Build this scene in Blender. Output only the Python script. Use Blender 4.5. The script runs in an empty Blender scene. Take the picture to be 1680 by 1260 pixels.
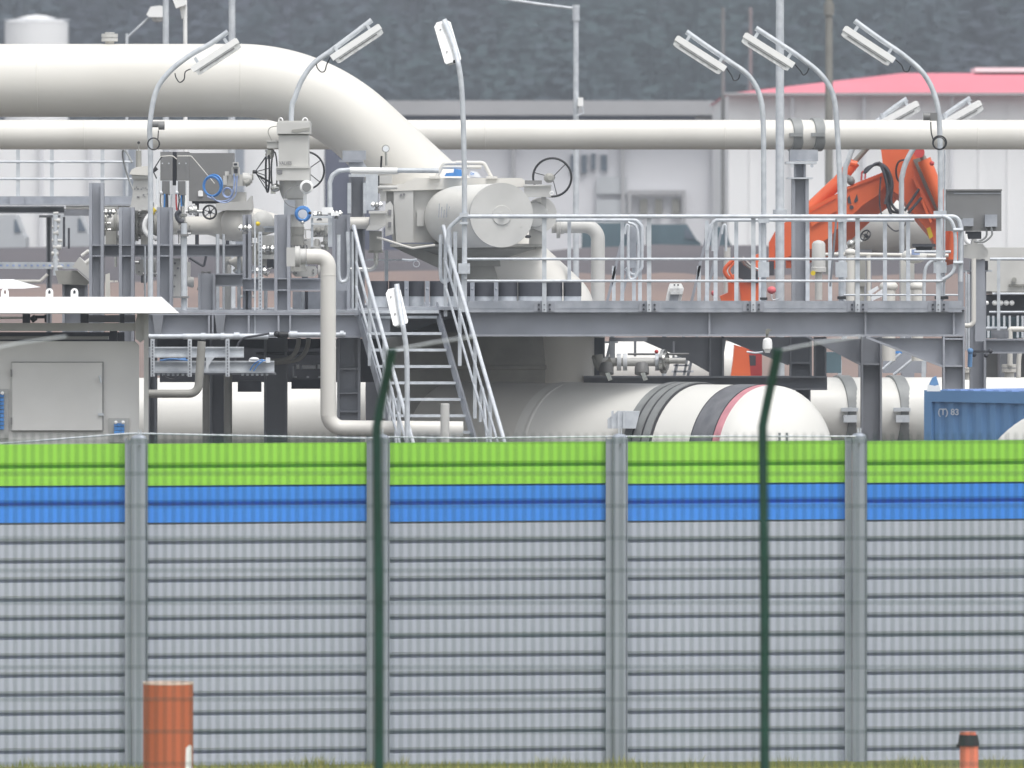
import bpy, math, random
from mathutils import Vector, Matrix, noise
random.seed(7)
R_ = math.radians
FPX = 15180.0      # focal length in photo pixels (1680 wide)
HY, CX, CAMZ = 400.0, 840.0, 5.39
scene = bpy.context.scene
col = scene.collection

# ---------------------------------------------------------------- camera
cam_d = bpy.data.cameras.new('camera'); cam = bpy.data.objects.new('camera', cam_d); col.objects.link(cam)
cam.location = (0, 0, CAMZ); cam.rotation_euler = (R_(90), 0, 0)
cam_d.sensor_width = 36; cam_d.lens = 36 * FPX / 1680
cam_d.shift_y = (HY - 630) / 1680
cam_d.clip_start = 1; cam_d.clip_end = 6000
cam_d.dof.use_dof = True; cam_d.dof.focus_distance = 116; cam_d.dof.aperture_fstop = 4.4
scene.camera = cam
# ---------------------------------------------------------------- sky, sun, exposure
SUN_EL, SUN_AZ = 64, 155
w = bpy.data.worlds.new("World"); scene.world = w; w.use_nodes = True
nt = w.node_tree; bg = nt.nodes['Background']
sky = nt.nodes.new('ShaderNodeTexSky'); sky.sky_type = 'NISHITA'; sky.sun_disc = False
sky.sun_elevation = R_(SUN_EL); sky.sun_rotation = R_(SUN_AZ); sky.dust_density = 3; sky.air_density = 1
hsv = nt.nodes.new('ShaderNodeHueSaturation'); hsv.inputs['Saturation'].default_value = 0.12
nt.links.new(sky.outputs[0], hsv.inputs['Color']); nt.links.new(hsv.outputs[0], bg.inputs['Color'])
bg.inputs['Strength'].default_value = 0.13
sd = bpy.data.lights.new('sun', 'SUN'); sd.energy = 0.9; sd.angle = R_(25); sd.color = (1, .97, .93)
sun = bpy.data.objects.new('sun', sd); col.objects.link(sun)
sun.rotation_euler = (R_(90 - SUN_EL), 0, R_(180 - SUN_AZ) + math.pi * 0)
dirv = Vector((math.sin(R_(SUN_AZ)) * math.cos(R_(SUN_EL)), math.cos(R_(SUN_AZ)) * math.cos(R_(SUN_EL)), math.sin(R_(SUN_EL))))
sun.rotation_euler = dirv.to_track_quat('Z', 'Y').to_euler(); sun.location = (0, 0, 60)
scene.view_settings.view_transform = 'Standard'; scene.view_settings.look = 'None'
scene.view_settings.exposure = 0.87; scene.view_settings.gamma = 1
scene.render.engine = 'CYCLES'; scene.cycles.use_denoising = True

# ---------------------------------------------------------------- helpers
def S(D): return FPX / D
def P(x, y, D): return Vector(((x - CX) * D / FPX, D, CAMZ - (y - HY) * D / FPX))
def GY(D): return HY + CAMZ * FPX / D          # photo row of ground level z=0 at distance D

def frame(d):
    d = d.normalized(); a = Vector((0, 0, 1)) if abs(d.z) < .9 else Vector((1, 0, 0))
    u = d.cross(a).normalized(); return u, d.cross(u).normalized()

class MB:
    def __init__(s): s.v = []; s.f = []; s.s = []
    def add(s, vs, fs, sm=False):
        b = len(s.v); s.v += [Vector(v) for v in vs]
        for f in fs: s.f.append([i + b for i in f]); s.s.append(sm)
        return s
    def hexa(s, a, b):      # a, b: 4 corners each, joined
        return s.add(list(a) + list(b), [(0, 1, 2, 3), (7, 6, 5, 4), (0, 4, 5, 1), (1, 5, 6, 2), (2, 6, 7, 3), (3, 7, 4, 0)])
    def box(s, x0, y0, x1, y1, D, t=.1):
        a = [P(x0, y0, D), P(x1, y0, D), P(x1, y1, D), P(x0, y1, D)]; o = Vector((0, t, 0))
        return s.hexa(a, [q + o for q in a])
    def prism(s, pts, D, t=.1, off=(0, 0)):
        a = [P(x, y, D) for x, y in pts]; k = D / FPX; o = Vector((off[0] * k, t, -off[1] * k)); n = len(a)
        fs = [tuple(range(n)), tuple(range(2 * n - 1, n - 1, -1))] + [(i, i + n, (i + 1) % n + n, (i + 1) % n) for i in range(n)]
        return s.add(a + [q + o for q in a], fs)
    def obox(s, a, b, n0, n1, D, t=.1, dt=0, Db=None):   # box along a->b, between normal offsets n0..n1 (px)
        Db = Db or D; d = Vector((b[0] - a[0], b[1] - a[1])); d.normalize(); n = Vector((-d.y, d.x))
        def q(p, k, DD): return P(p[0] + n.x * k, p[1] + n.y * k, DD) + Vector((0, dt, 0))
        f = [q(a, n0, D), q(b, n0, Db), q(b, n1, Db), q(a, n1, D)]; o = Vector((0, t, 0))
        return s.hexa(f, [v + o for v in f])
    def tubew(s, pts, r, n=10, closed=False, cap=True, radii=None):
        m = len(pts); vs = []; pu = None
        for i, p in enumerate(pts):
            if closed: d = pts[(i + 1) % m] - pts[i - 1]
            else: d = pts[min(i + 1, m - 1)] - pts[max(i - 1, 0)]
            if d.length < 1e-9: d = Vector((0, 0, 1))
            d.normalize()
            if pu is None: u, _ = frame(d)
            else:
                u = pu - d * pu.dot(d)
                u = u.normalized() if u.length > 1e-6 else frame(d)[0]
            pu = u; w_ = d.cross(u); rr = radii[i] if radii else r
            # keep mitred width at corners
            for k in range(n):
                a = 2 * math.pi * k / n; vs.append(p + u * (math.cos(a) * rr) + w_ * (math.sin(a) * rr))
        fs = []
        for i in range(m if closed else m - 1):
            j = (i + 1) % m
            for k in range(n):
                l = (k + 1) % n; fs.append((i * n + k, i * n + l, j * n + l, j * n + k))
        b = len(s.v); s.add(vs, fs, True)
        if cap and not closed:
            s.f.append([b + k for k in range(n)][::-1]); s.s.append(False)
            s.f.append([b + (m - 1) * n + k for k in range(n)]); s.s.append(False)
        return s
    def tube(s, pts, r, D=None, n=10, bend=0, res=6, smooth=0, closed=False, bends=None):
        q = []
        for p in pts:
            q.append(P(p[0], p[1], p[2] if len(p) > 2 else D))
        sc = sum(v.y for v in q) / len(q) / FPX
        if bends: q = fillet(q, 0, res, [b * sc for b in bends])
        elif bend: q = fillet(q, bend * sc, res)
        if smooth: q = catmull(q, smooth, closed)
        return s.tubew(q, r * sc, n, closed)
    def cyl(s, a, b, r, n=20, r2=None):
        A = P(*a); B = P(*b); k = (A.y + B.y) / 2 / FPX
        return s.tubew([A, B], r * k, n, radii=[r * k, (r if r2 is None else r2) * k])
    def lathe(s, a, ax, prof, n=28):     # a: px point, ax: world axis; prof: (t, r) px
        A = P(*a); k = A.y / FPX; ax = Vector(ax).normalized()
        return s.lathew(A, ax, [(t * k, r * k) for t, r in prof], n)
    def lathew(s, A, ax, prof, n=28):
        u, w_ = frame(ax); vs = []
        for t, r in prof:
            for j in range(n):
                an = 2 * math.pi * j / n; vs.append(A + ax * t + u * (math.cos(an) * r) + w_ * (math.sin(an) * r))
        m = len(prof); b = len(s.v)
        for i in range(m - 1):
            pass
        fs = [(i * n + j, i * n + (j + 1) % n, (i + 1) * n + (j + 1) % n, (i + 1) * n + j) for i in range(m - 1) for j in range(n)]
        s.add(vs, fs, True)
        for i, f in ((0, 1), (m - 1, 0)):
            if prof[i][1] > 1e-6:
                ids = [b + i * n + j for j in range(n)]; s.f.append(ids[::-1] if f else ids); s.s.append(False)
        return s
    def ring(s, c, R, r, nrm=(0, 1, 0), n=36, m=6, a0=0, a1=360, ex=1):
        A = P(*c); k = A.y / FPX; u, w_ = frame(Vector(nrm)); full = abs(a1 - a0) >= 360
        N = n if full else n + 1
        pts = [A + (u * math.cos(t) * ex + w_ * math.sin(t)) * R * k for t in [R_(a0 + (a1 - a0) * i / n) for i in range(N)]]
        return s.tubew(pts, r * k, m, closed=full)
    def sph(s, c, r, sc=(1, 1, 1), n=14):
        A = P(*c); k = r * A.y / FPX; vs = [A + Vector((0, 0, k * sc[2]))]; fs = []; m = n // 2
        for i in range(1, m):
            t = math.pi * i / m
            for j in range(n):
                a = 2 * math.pi * j / n; vs.append(A + Vector((math.sin(t) * math.cos(a) * k * sc[0], math.sin(t) * math.sin(a) * k * sc[1], math.cos(t) * k * sc[2])))
        vs.append(A - Vector((0, 0, k * sc[2]))); L = len(vs) - 1
        for j in range(n):
            fs.append((0, 1 + j, 1 + (j + 1) % n)); o = 1 + (m - 2) * n; fs.append((L, o + (j + 1) % n, o + j))
            for i in range(m - 2): a = 1 + i * n; fs.append((a + j, a + n + j, a + n + (j + 1) % n, a + (j + 1) % n))
        return s.add(vs, fs, True)
    def hb(s, x0, x1, y0, y1, D, w_=.22, tf=3.2):      # horizontal I-beam, web facing the camera
        s.box(x0, y0, x1, y0 + tf, D, w_).box(x0, y1 - tf, x1, y1, D, w_)
        return s.box(x0, y0 + tf, x1, y1 - tf, D + w_ / 2 - .006, .012)
    def vb(s, x0, x1, y0, y1, D, w_=.2, tf=4):         # upright I-column, web facing the camera
        s.box(x0, y0, x0 + tf, y1, D, w_).box(x1 - tf, y0, x1, y1, D, w_)
        return s.box(x0 + tf, y0, x1 - tf, y1, D + w_ / 2 - .006, .012)
    def vf(s, x0, x1, y0, y1, D, w_=.2, tf=.012):       # upright I-column, flange facing the camera
        s.box(x0, y0, x1, y1, D, tf).box(x0, y0, x1, y1, D + w_, tf)
        m_ = (x0 + x1) / 2; return s.box(m_ - 1, y0, m_ + 1, y1, D + tf, w_ - tf)
    def stiff(s, x, y0, y1, D, w_=.2): return s.box(x - 1.6, y0, x + 1.6, y1, D + .004, w_ / 2 - .012)
    def lean(s, z0, k):
        for v in s.v: v.y += max(0, v.z - z0) * k
        return s
    def bolts(s, pts, D, r=1.6):
        for x, y in pts: s.cyl((x, y, D), (x, y, D - .02), r, 6)
        return s

def fillet(q, rad, res=6, rads=None):
    out = [q[0]]
    for i in range(1, len(q) - 1):
        if rads: rad = rads[i - 1]
        a = q[i - 1] - q[i]; b = q[i + 1] - q[i]; la, lb = a.length, b.length; a.normalize(); b.normalize()
        ang = a.angle(b)
        if ang > 3.1: out.append(q[i]); continue
        t = min(rad / math.tan(ang / 2), la * .49, lb * .49); r = t * math.tan(ang / 2)
        c = q[i] + (a + b).normalized() * (r / math.sin(ang / 2)); s0 = q[i] + a * t - c; s1 = q[i] + b * t - c
        for k in range(res + 1):
            out.append(c + s0.normalized().slerp(s1.normalized(), k / res) * r)
    out.append(q[-1]); return out
def catmull(q, n, closed=False):
    m = len(q); out = []
    rng = m if closed else m - 1
    for i in range(rng):
        g = (lambda j: q[j % m]) if closed else (lambda j: q[max(0, min(m - 1, j))])
        p0, p1, p2, p3 = g(i - 1), g(i), g(i + 1), g(i + 2)
        for k in range(n):
            t = k / n
            out.append(.5 * ((2 * p1) + (p2 - p0) * t + (2 * p0 - 5 * p1 + 4 * p2 - p3) * t * t + (3 * p1 - p0 - 3 * p2 + p3) * t ** 3))
    if not closed: out.append(q[-1])
    return out

# ---------------------------------------------------------------- materials
def mat(name, c, rough=.55, metal=0, var=.08, scale=3, c2=None, bump=0, streak=False, spec=.5, coords='Object', thr=None):
    m = bpy.data.materials.new(name); m.use_nodes = True; t = m.node_tree; b = t.nodes['Principled BSDF']
    b.inputs['Roughness'].default_value = rough; b.inputs['Metallic'].default_value = metal
    b.inputs['Specular IOR Level'].default_value = spec
    tc = t.nodes.new('ShaderNodeTexCoord'); mp = t.nodes.new('ShaderNodeMapping')
    if streak: mp.inputs['Scale'].default_value = (1, 1, .15)
    t.links.new(tc.outputs[coords], mp.inputs[0])
    nz = t.nodes.new('ShaderNodeTexNoise'); nz.inputs['Scale'].default_value = scale; nz.inputs['Detail'].default_value = 5
    t.links.new(mp.outputs[0], nz.inputs[0])
    cr = t.nodes.new('ShaderNodeValToRGB')
    lo, hi = thr or (.35, .68)
    cr.color_ramp.elements[0].position = lo; cr.color_ramp.elements[1].position = hi
    if c2 is None: c2 = tuple(x * (1 - 2 * var) for x in c); c1 = tuple(min(1, x * (1 + var)) for x in c)
    else: c1 = c
    cr.color_ramp.elements[0].color = (*c2, 1); cr.color_ramp.elements[1].color = (*c1, 1)
    t.links.new(nz.outputs[0], cr.inputs[0]); t.links.new(cr.outputs[0], b.inputs['Base Color'])
    if bump:
        bp = t.nodes.new('ShaderNodeBump'); bp.inputs['Strength'].default_value = bump; bp.inputs['Distance'].default_value = .02
        t.links.new(nz.outputs[0], bp.inputs['Height']); t.links.new(bp.outputs[0], b.inputs['Normal'])
    return m
M = {}
M['pipe'] = mat('cream_pipe_paint', (.72, .70, .655), .42, c2=(.67, .65, .605), scale=1.1, streak=True)
M['pipe2'] = mat('white_pipe_paint', (.76, .75, .71), .4, var=.03, scale=.9, streak=True)
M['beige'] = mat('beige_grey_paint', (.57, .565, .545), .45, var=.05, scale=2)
M['beiged'] = mat('dull_and_shaded_beige', (.33, .325, .30), .5, var=.08, scale=3)  # darker beige: dull parts, and shade painted into the valve body
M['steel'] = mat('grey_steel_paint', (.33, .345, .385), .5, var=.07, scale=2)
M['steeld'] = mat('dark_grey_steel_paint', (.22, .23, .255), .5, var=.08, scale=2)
M['galv'] = mat('galvanised_steel', (.64, .67, .70), .45, .15, c2=(.50, .53, .57), scale=9)
M['galvt'] = mat('mottled_galvanised_plate', (.44, .46, .50), .5, .2, c2=(.30, .32, .36), scale=5)
M['chrome'] = mat('stainless_steel', (.62, .62, .60), .22, .85, var=.1, scale=8)
M['white'] = mat('white_enamel', (.90, .90, .89), .35, var=.02, scale=4)
M['diff'] = mat('clear_lamp_cover', (.70, .71, .71), .15, var=.12, scale=20)
M['roofw'] = mat('white_roof_sheet', (.86, .86, .87), .5, var=.015, scale=2)
M['shelter'] = mat('pale_shelter_panel', (.63, .625, .61), .6, c2=(.58, .575, .56), scale=1.6, streak=False)
M['shelterf'] = mat('shelter_frame_paint', (.42, .42, .405), .5, var=.04)
M['black'] = mat('black_rubber', (.02, .021, .024), .5, var=.1)
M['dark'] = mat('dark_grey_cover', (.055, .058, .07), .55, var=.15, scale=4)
M['cab'] = mat('grey_cabinet_paint', (.205, .205, .205), .5, var=.04, scale=2)
M['blue'] = mat('blue_hose_plastic', (.08, .28, .68), .4, var=.15, scale=9)
M['bluel'] = mat('pale_blue_tube', (.35, .45, .72), .4, var=.15, scale=9)
M['yellow'] = mat('yellow_tape', (.80, .60, .03), .5, var=.05)
M['orange'] = mat('orange_machine_paint', (.80, .16, .05), .42, c2=(.70, .12, .04), scale=2)
M['red'] = mat('red_paint', (.55, .06, .06), .5, var=.1)
M['redp'] = mat('red_valve_cap', (.75, .16, .18), .5, var=.06)
M['green'] = mat('dark_green_coating', (.008, .055, .038), .4, var=.12, scale=5)
M['pgreen'] = mat('lime_green_barrier_panel', (.33, .72, .075), .5, c2=(.29, .66, .06), scale=1, streak=True)
M['pblue'] = mat('bright_blue_barrier_panel', (.055, .275, .86), .5, c2=(.045, .245, .79), scale=1, streak=True)
M['pgrey'] = mat('light_grey_barrier_panel', (.475, .505, .595), .55, c2=(.44, .47, .555), scale=.9, streak=True)
M['bpost'] = mat('grey_barrier_post', (.32, .35, .40), .45, .2, var=.07, scale=3, streak=True)
M['opipe'] = mat('terracotta_orange_plastic', (.53, .14, .06), .5, c2=(.48, .125, .052), scale=2, streak=True)
M['orim'] = mat('pale_cut_rim', (.80, .62, .52), .6, var=.05)
M['omark'] = mat('salmon_marker_plastic', (.80, .22, .13), .45, var=.04)
M['cont'] = mat('blue_container_paint', (.135, .285, .52), .45, c2=(.12, .255, .47), scale=2)
M['contr'] = mat('pale_blue_container_roof', (.22, .34, .62), .45, var=.05)
M['contw'] = mat('white_lettering', (.8, .82, .85), .5, var=.02)
M['letter'] = mat('grey_lettering', (.22, .22, .23), .6, var=.05)
M['tape'] = mat('grey_wrap_tape', (.13, .135, .15), .5, c2=(.20, .205, .22), scale=7, streak=True)
M['pink'] = mat('faded_red_tape', (.62, .27, .31), .6, var=.08, scale=5)
M['band'] = mat('grey_strap_rubber', (.27, .28, .28), .5, var=.08, scale=4)
M['bandd'] = mat('dark_strap_edge', (.05, .05, .055), .6, var=.08)
M['shadepipe'] = M['beige']
M['wallw'] = mat('white_hall_cladding', (.88, .88, .88), .6, c2=(.84, .84, .845), scale=.15)
M['wallg'] = mat('pale_grey_cladding', (.74, .74, .76), .6, c2=(.68, .68, .71), scale=.12)
M['navy'] = mat('slate_blue_cladding', (.115, .125, .175), .6, var=.06, scale=.4)
M['roofp'] = mat('faded_red_roof', (.80, .21, .27), .6, var=.05, scale=.2)
M['roofg'] = mat('light_grey_roof', (.40, .40, .41), .6, var=.05, scale=.2)
M['glass'] = mat('dull_window_glass', (.14, .17, .21), .15, var=.1)
M['mast'] = mat('brown_grey_mast', (.24, .235, .21), .6, var=.06)
M['teal'] = mat('teal_vehicle_paint', (.10, .16, .19), .5, var=.15, scale=.6)
M['vwhite'] = mat('white_vehicle_paint', (.50, .52, .54), .4, var=.05, scale=.5)
M['earth'] = mat('dark_bank_soil', (.12, .105, .112), .9, c2=(.08, .074, .084), scale=.12, bump=.3)
M['earth2'] = mat('sandy_soil', (.27, .195, .165), .9, c2=(.19, .145, .135), scale=.3, bump=.3)
M['gravel'] = mat('yard_gravel', (.15, .138, .128), .95, c2=(.11, .10, .093), scale=1.5, bump=.3)
M['turf'] = mat('turf_soil', (.10, .13, .03), .95, c2=(.16, .15, .05), scale=3, bump=.2)
M['grass'] = mat('grass_blades', (.20, .26, .045), .8, c2=(.38, .34, .09), scale=9)
M['hill'] = mat('wooded_hill_floor', (.055, .07, .075), .95, var=.2, scale=.05)
M['forest'] = mat('conifer_foliage', (.046, .07, .074), .95, c2=(.06, .066, .088), scale=.03, spec=.05, thr=(.40, .60))

# ---------------------------------------------------------------- things and parts
def mesh_obj(name, mb, m, origin):
    me = bpy.data.meshes.new(name); me.from_pydata([v - origin for v in mb.v], [], mb.f)
    me.polygons.foreach_set('use_smooth', mb.s); me.materials.append(m); me.update()
    if any(mb.s) and len(mb.f) < 60000: me.set_sharp_from_angle(angle=R_(38))
    o = bpy.data.objects.new(name, me); col.objects.link(o)
    if any(mb.s) and not all(mb.s): pass
    return o
ORG = {}
def T(name, label, cat, at, group=None):
    o = bpy.data.objects.new(name, None); col.objects.link(o); o.empty_display_size = .1
    o.location = P(*at); o['label'] = label; o['category'] = cat
    if group: o['group'] = group
    ORG[o] = P(*at); return o
PATTERN = {'slot', 'mesh_panel', 'spokes', 'bolt', 'studs', 'stud', 'roof_rib', 'side_wall', 'socket_block', 'nameplate_marks', 'faded_lettering', 'housing_marks', 'tray_slot', 'pale_strip', 'screw', 'grey_panel', 'green_panel', 'blue_panel', 'fittings', 'bright_cap', 'black_wrap', 'door_gap', 'flange_slot', 'switch_window', 'boom_cutout', 'tray_slot', 'post', 'weld_ring', 'slot'}
def clusters(mb, tol=.012):
    n = len(mb.v); pr = list(range(n))
    def fd(i):
        while pr[i] != i: pr[i] = pr[pr[i]]; i = pr[i]
        return i
    for f in mb.f:
        r = fd(f[0])
        for k in f[1:]: pr[fd(k)] = r
    comp = {}
    for fi, f in enumerate(mb.f): comp.setdefault(fd(f[0]), []).append(fi)
    cs = []
    for fl in comp.values():
        ids = {k for fi in fl for k in mb.f[fi]}; vs = [mb.v[k] for k in ids]
        cs.append([fl, [min(v[i] for v in vs) - tol for i in range(3)], [max(v[i] for v in vs) + tol for i in range(3)]])
    if len(cs) > 60: return [mb]
    ch = True
    while ch:
        ch = False
        for i in range(len(cs)):
            for j in range(i + 1, len(cs)):
                a, b = cs[i], cs[j]
                if all(a[1][k] <= b[2][k] and b[1][k] <= a[2][k] for k in range(3)):
                    cs[i] = [a[0] + b[0], [min(x, y) for x, y in zip(a[1], b[1])], [max(x, y) for x, y in zip(a[2], b[2])]]; del cs[j]; ch = True; break
            if ch: break
    if len(cs) < 2: return [mb]
    out = []
    for fl, lo, hi in sorted(cs, key=lambda c: -len(c[0])):
        q = MB(); mp = {}
        for fi in fl:
            nf = []
            for k in mb.f[fi]:
                if k not in mp: mp[k] = len(q.v); q.v.append(mb.v[k])
                nf.append(mp[k])
            q.f.append(nf); q.s.append(mb.s[fi])
        out.append(q)
    return out
def part(par, name, mb, m, label=None, stuff=False):
    first = None
    for q in ([mb] if name in PATTERN else clusters(mb)):
        o = mesh_obj(name, q, M[m] if isinstance(m, str) else m, ORG[par]); o.parent = par; ORG[o] = ORG[par]
        if label: o['label'] = label
        if stuff: o['kind'] = 'stuff'
        first = first or o
    return first
def one(name, mb, m, label, cat, group=None, kind=None):
    if not kind and len(clusters(mb)) > 1:
        lo = Vector([min(v[i] for v in mb.v) for i in range(3)]); hi = Vector([max(v[i] for v in mb.v) for i in range(3)])
        o = bpy.data.objects.new(name, None); col.objects.link(o); o.empty_display_size = .1; o.location = ((lo.x + hi.x) / 2, (lo.y + hi.y) / 2, lo.z); ORG[o] = Vector(o.location)
        o['label'] = label; o['category'] = cat
        if group: o['group'] = group
        part(o, cat.split()[-1] + '_piece', mb, m); return o
    lo = Vector([min(v[i] for v in mb.v) for i in range(3)]); hi = Vector([max(v[i] for v in mb.v) for i in range(3)])
    og = Vector(((lo.x + hi.x) / 2, (lo.y + hi.y) / 2, lo.z))
    o = mesh_obj(name, mb, M[m] if isinstance(m, str) else m, og); o.location = og; ORG[o] = og
    if kind: o['kind'] = kind
    else: o['label'] = label; o['category'] = cat
    if kind == 'stuff' and label: o['label'] = label; o['category'] = cat
    if group: o['group'] = group
    return o
def dup(root, a, b, label):          # copy of a thing, its parts and sub-parts; a -> b photo points
    def cp(o, par):
        c = o.copy(); col.objects.link(c)
        if par: c.parent = par
        for ch in list(kids.get(o, [])): cp(ch, c)
        return c
    kids = {}
    for o in list(col.objects):
        if o.parent: kids.setdefault(o.parent, []).append(o)
    r = cp(root, None); r.location = root.location + (P(*b) - P(*a)); r['label'] = label
    ORG[r] = Vector(r.location); return r
def text(par, s, x, y, D, h, m, wd=None, tilt=0, name='lettering', turn=0):
    cu = bpy.data.curves.new(name, 'FONT'); cu.body = s; cu.extrude = .002; cu.size = 1; cu.offset = .03
    to = bpy.data.objects.new(name, cu); col.objects.link(to); bpy.context.view_layer.update()
    me = bpy.data.meshes.new_from_object(to.evaluated_get(bpy.context.evaluated_depsgraph_get())); bpy.data.objects.remove(to)
    xs = [v.co.x for v in me.vertices]; ys = [v.co.y for v in me.vertices]; k = D / FPX
    sy = h * k / (max(ys) - min(ys)); sx = (wd * k / (max(xs) - min(xs))) if wd else sy
    o0 = P(x, y, D) - ORG[par]
    for v in me.vertices:
        X = (v.co.x - min(xs)) * sx; Z = (v.co.y - min(ys)) * sy
        v.co = Vector((o0.x + X * math.cos(turn), o0.y - v.co.z + X * math.sin(turn), o0.z + Z + X * tilt))
    me.materials.clear(); me.materials.append(M[m]); o = bpy.data.objects.new(name, me); col.objects.link(o); o.parent = par; ORG[o] = ORG[par]
    return o
# ================================================================ SETTING
g = MB()
ys = [-200, 0, 20, 40, 60, 75, 88, 97, 110, 160, 220, 300, 450, 700]
def gz(y): return 3.6 * max(0, 1 - max(y, 0) / 88) if y < 88 else 0.0
xs = [-440, -200, -60, -20, 0, 20, 60, 200, 440]
vs = [Vector((x, y, gz(y))) for y in ys for x in xs]; n = len(xs)
fs = [(j * n + i, j * n + i + 1, (j + 1) * n + i + 1, (j + 1) * n + i) for j in range(len(ys) - 1) for i in range(n - 1)]
near = MB().add(vs[:8 * n], fs[:7 * (n - 1)]); one('grass_ground', near, 'turf', None, None, kind='structure')
far = MB().add(vs[7 * n:], [tuple(k - 7 * n for k in f) for f in fs[7 * (n - 1):]]); one('ground', far, 'gravel', None, None, kind='structure')
# grass blades in front of the barrier
gm = MB()
for i in range(26000):
    D = random.uniform(90.5, 95.7); x = random.uniform(-6.2, 6.2)
    if noise.noise(Vector((x * 1.6, D, 0))) < -.28: continue
    h = random.uniform(.03, .085) * (1.7 if noise.noise(Vector((x * 2.3, 4, D * .7))) > .25 else 1)
    a = random.uniform(0, 6.28); wv = Vector((math.cos(a), math.sin(a), 0)) * .006; ln = Vector((random.gauss(0, .3), random.gauss(0, .3), 1)) * h
    b = Vector((x, D, gz(D) - .005)); gm.add([b - wv, b + wv, b + ln], [(0, 1, 2)])
one('grass', gm, 'grass', 'short green and straw coloured grass growing along the foot of the barrier', 'grass', kind='stuff')

# earth banks behind the yard
def bank(name, m, D0, D1, ytop, x0, x1, seed, amp):
    b = MB(); N = 70; K = 8; zt = CAMZ - (ytop - HY) * D1 / FPX; X0 = (x0 - CX) * D1 / FPX; X1 = (x1 - CX) * D1 / FPX
    vs = []
    for j in range(K + 3):
        for i in range(N):
            x = X0 + (X1 - X0) * i / (N - 1); t = min(j / K, 1); y = D0 + (D1 - D0) * t if j <= K else D1 + (j - K) * 6
            e = min(1, min(i, N - 1 - i) / 8)
            z = (zt + amp * noise.noise(Vector((x * .12 + seed, y * .1, 0))) + amp * .3 * noise.noise(Vector((x * .7, y * .4, seed)))) * (t ** .7) * e
            if j > K + 1: z = 0
            vs.append(Vector((x, y, z)))
    b.add(vs, [(j * N + i, j * N + i + 1, (j + 1) * N + i + 1, (j + 1) * N + i) for j in range(K + 2) for i in range(N - 1)], True)
    return one(name, b, m, None, None, kind='structure')
bank('earth_bank', 'earth', 228, 252, 408, -400, 2100, 3, .3)
bank('sandy_earth_bank', 'earth2', 188, 205, 462, -400, 2100, 9, .35)

# wooded hill
hm = MB(); N = 60; vs = []
for j in range(30):
    for i in range(N):
        x = -400 + 800 * i / (N - 1); y = 640 + j * 26; z = max(0, (y - 650)) * .22 + 9 * noise.noise(Vector((x * .01, y * .01, 1)))
        vs.append(Vector((x, y, z if j else -1)))
hm.add(vs, [(j * N + i, j * N + i + 1, (j + 1) * N + i + 1, (j + 1) * N + i) for j in range(29) for i in range(N - 1)], True)
one('hill', hm, 'hill', None, None, kind='structure')
fm = MB()
for i in range(1700):
    y = random.uniform(665, 960); x = random.uniform(-.066, .066) * y; z0 = max(0, (y - 650)) * .22 + 9 * noise.noise(Vector((x * .01, y * .01, 1))) - 1
    h = random.uniform(8, 15); r = random.uniform(1.8, 3.4); pine = random.random() < .6
    fm.tubew([Vector((x, y, z0)), Vector((x, y, z0 + h * .8))], .18, 4)
    for k in range(80):
        t = random.random(); rr = r * ((1 - t) if pine else math.sin(math.pi * min(1, t * .85 + .12))) * random.uniform(.5, 1.1); a = random.uniform(0, 6.28)
        c = Vector((x + math.cos(a) * rr, y + math.sin(a) * rr, z0 + h * (.15 + .85 * t))); s_ = random.uniform(.4, .85)
        nn = (c - Vector((x, y, z0 + h * (.1 + .7 * t))) + Vector((random.gauss(0, .3), random.gauss(0, .3) - 1.0, 3.0))).normalized(); u, v_ = frame(nn); a2 = random.uniform(0, 6.28); u, v_ = (u * math.cos(a2) + v_ * math.sin(a2)) * s_, (v_ * math.cos(a2) - u * math.sin(a2)) * s_
        fm.add([c - u, c + v_, c + u, c - v_ * .6], [(0, 1, 2, 3)])
one('forest', fm, 'forest', 'dark mixed forest covering the hill behind the plant', 'forest', kind='stuff')

# ================================================================ FAR BUILDINGS
h = T('industrial_hall', 'large pale industrial hall with faded red hipped roof at the right', 'building', (1480, GY(300), 300))
wl = MB().box(1195, 152, 2000, GY(300) , 300, 24)
part(h, 'wall', wl, 'wallw')
rf = MB(); a = [P(1190, 154, 299.6), P(2010, 154, 299.6), P(2010, 120, 312), P(1480, 120, 312)]
b = [P(1190, 154, 299.6) + Vector((0, 25, 0)), P(2010, 154, 299.6) + Vector((0, 25, 0))]
rf.add(a + b, [(0, 1, 2, 3), (3, 2, 5, 4), (0, 3, 4), (1, 5, 2), (0, 4, 5, 1)]); part(h, 'roof', rf, 'roofp')
part(h, 'ridge_vent', MB().box(1600, 111, 2000, 118, 311, 3), 'wallw')
part(h, 'gutter', MB().box(1188, 152, 2012, 156, 299.2, .35), 'roofg')
for x in range(1230, 1700, 47): part(h, 'cladding_joint', MB().box(x - .5, 157, x + .5, GY(300), 299.93, .08), 'wallw')
for x in (1418, 1562, 1300): part(h, 'downpipe', MB().box(x - 2.5, 157, x + 2.5, GY(300), 299.7, .2), 'wallg')

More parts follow.
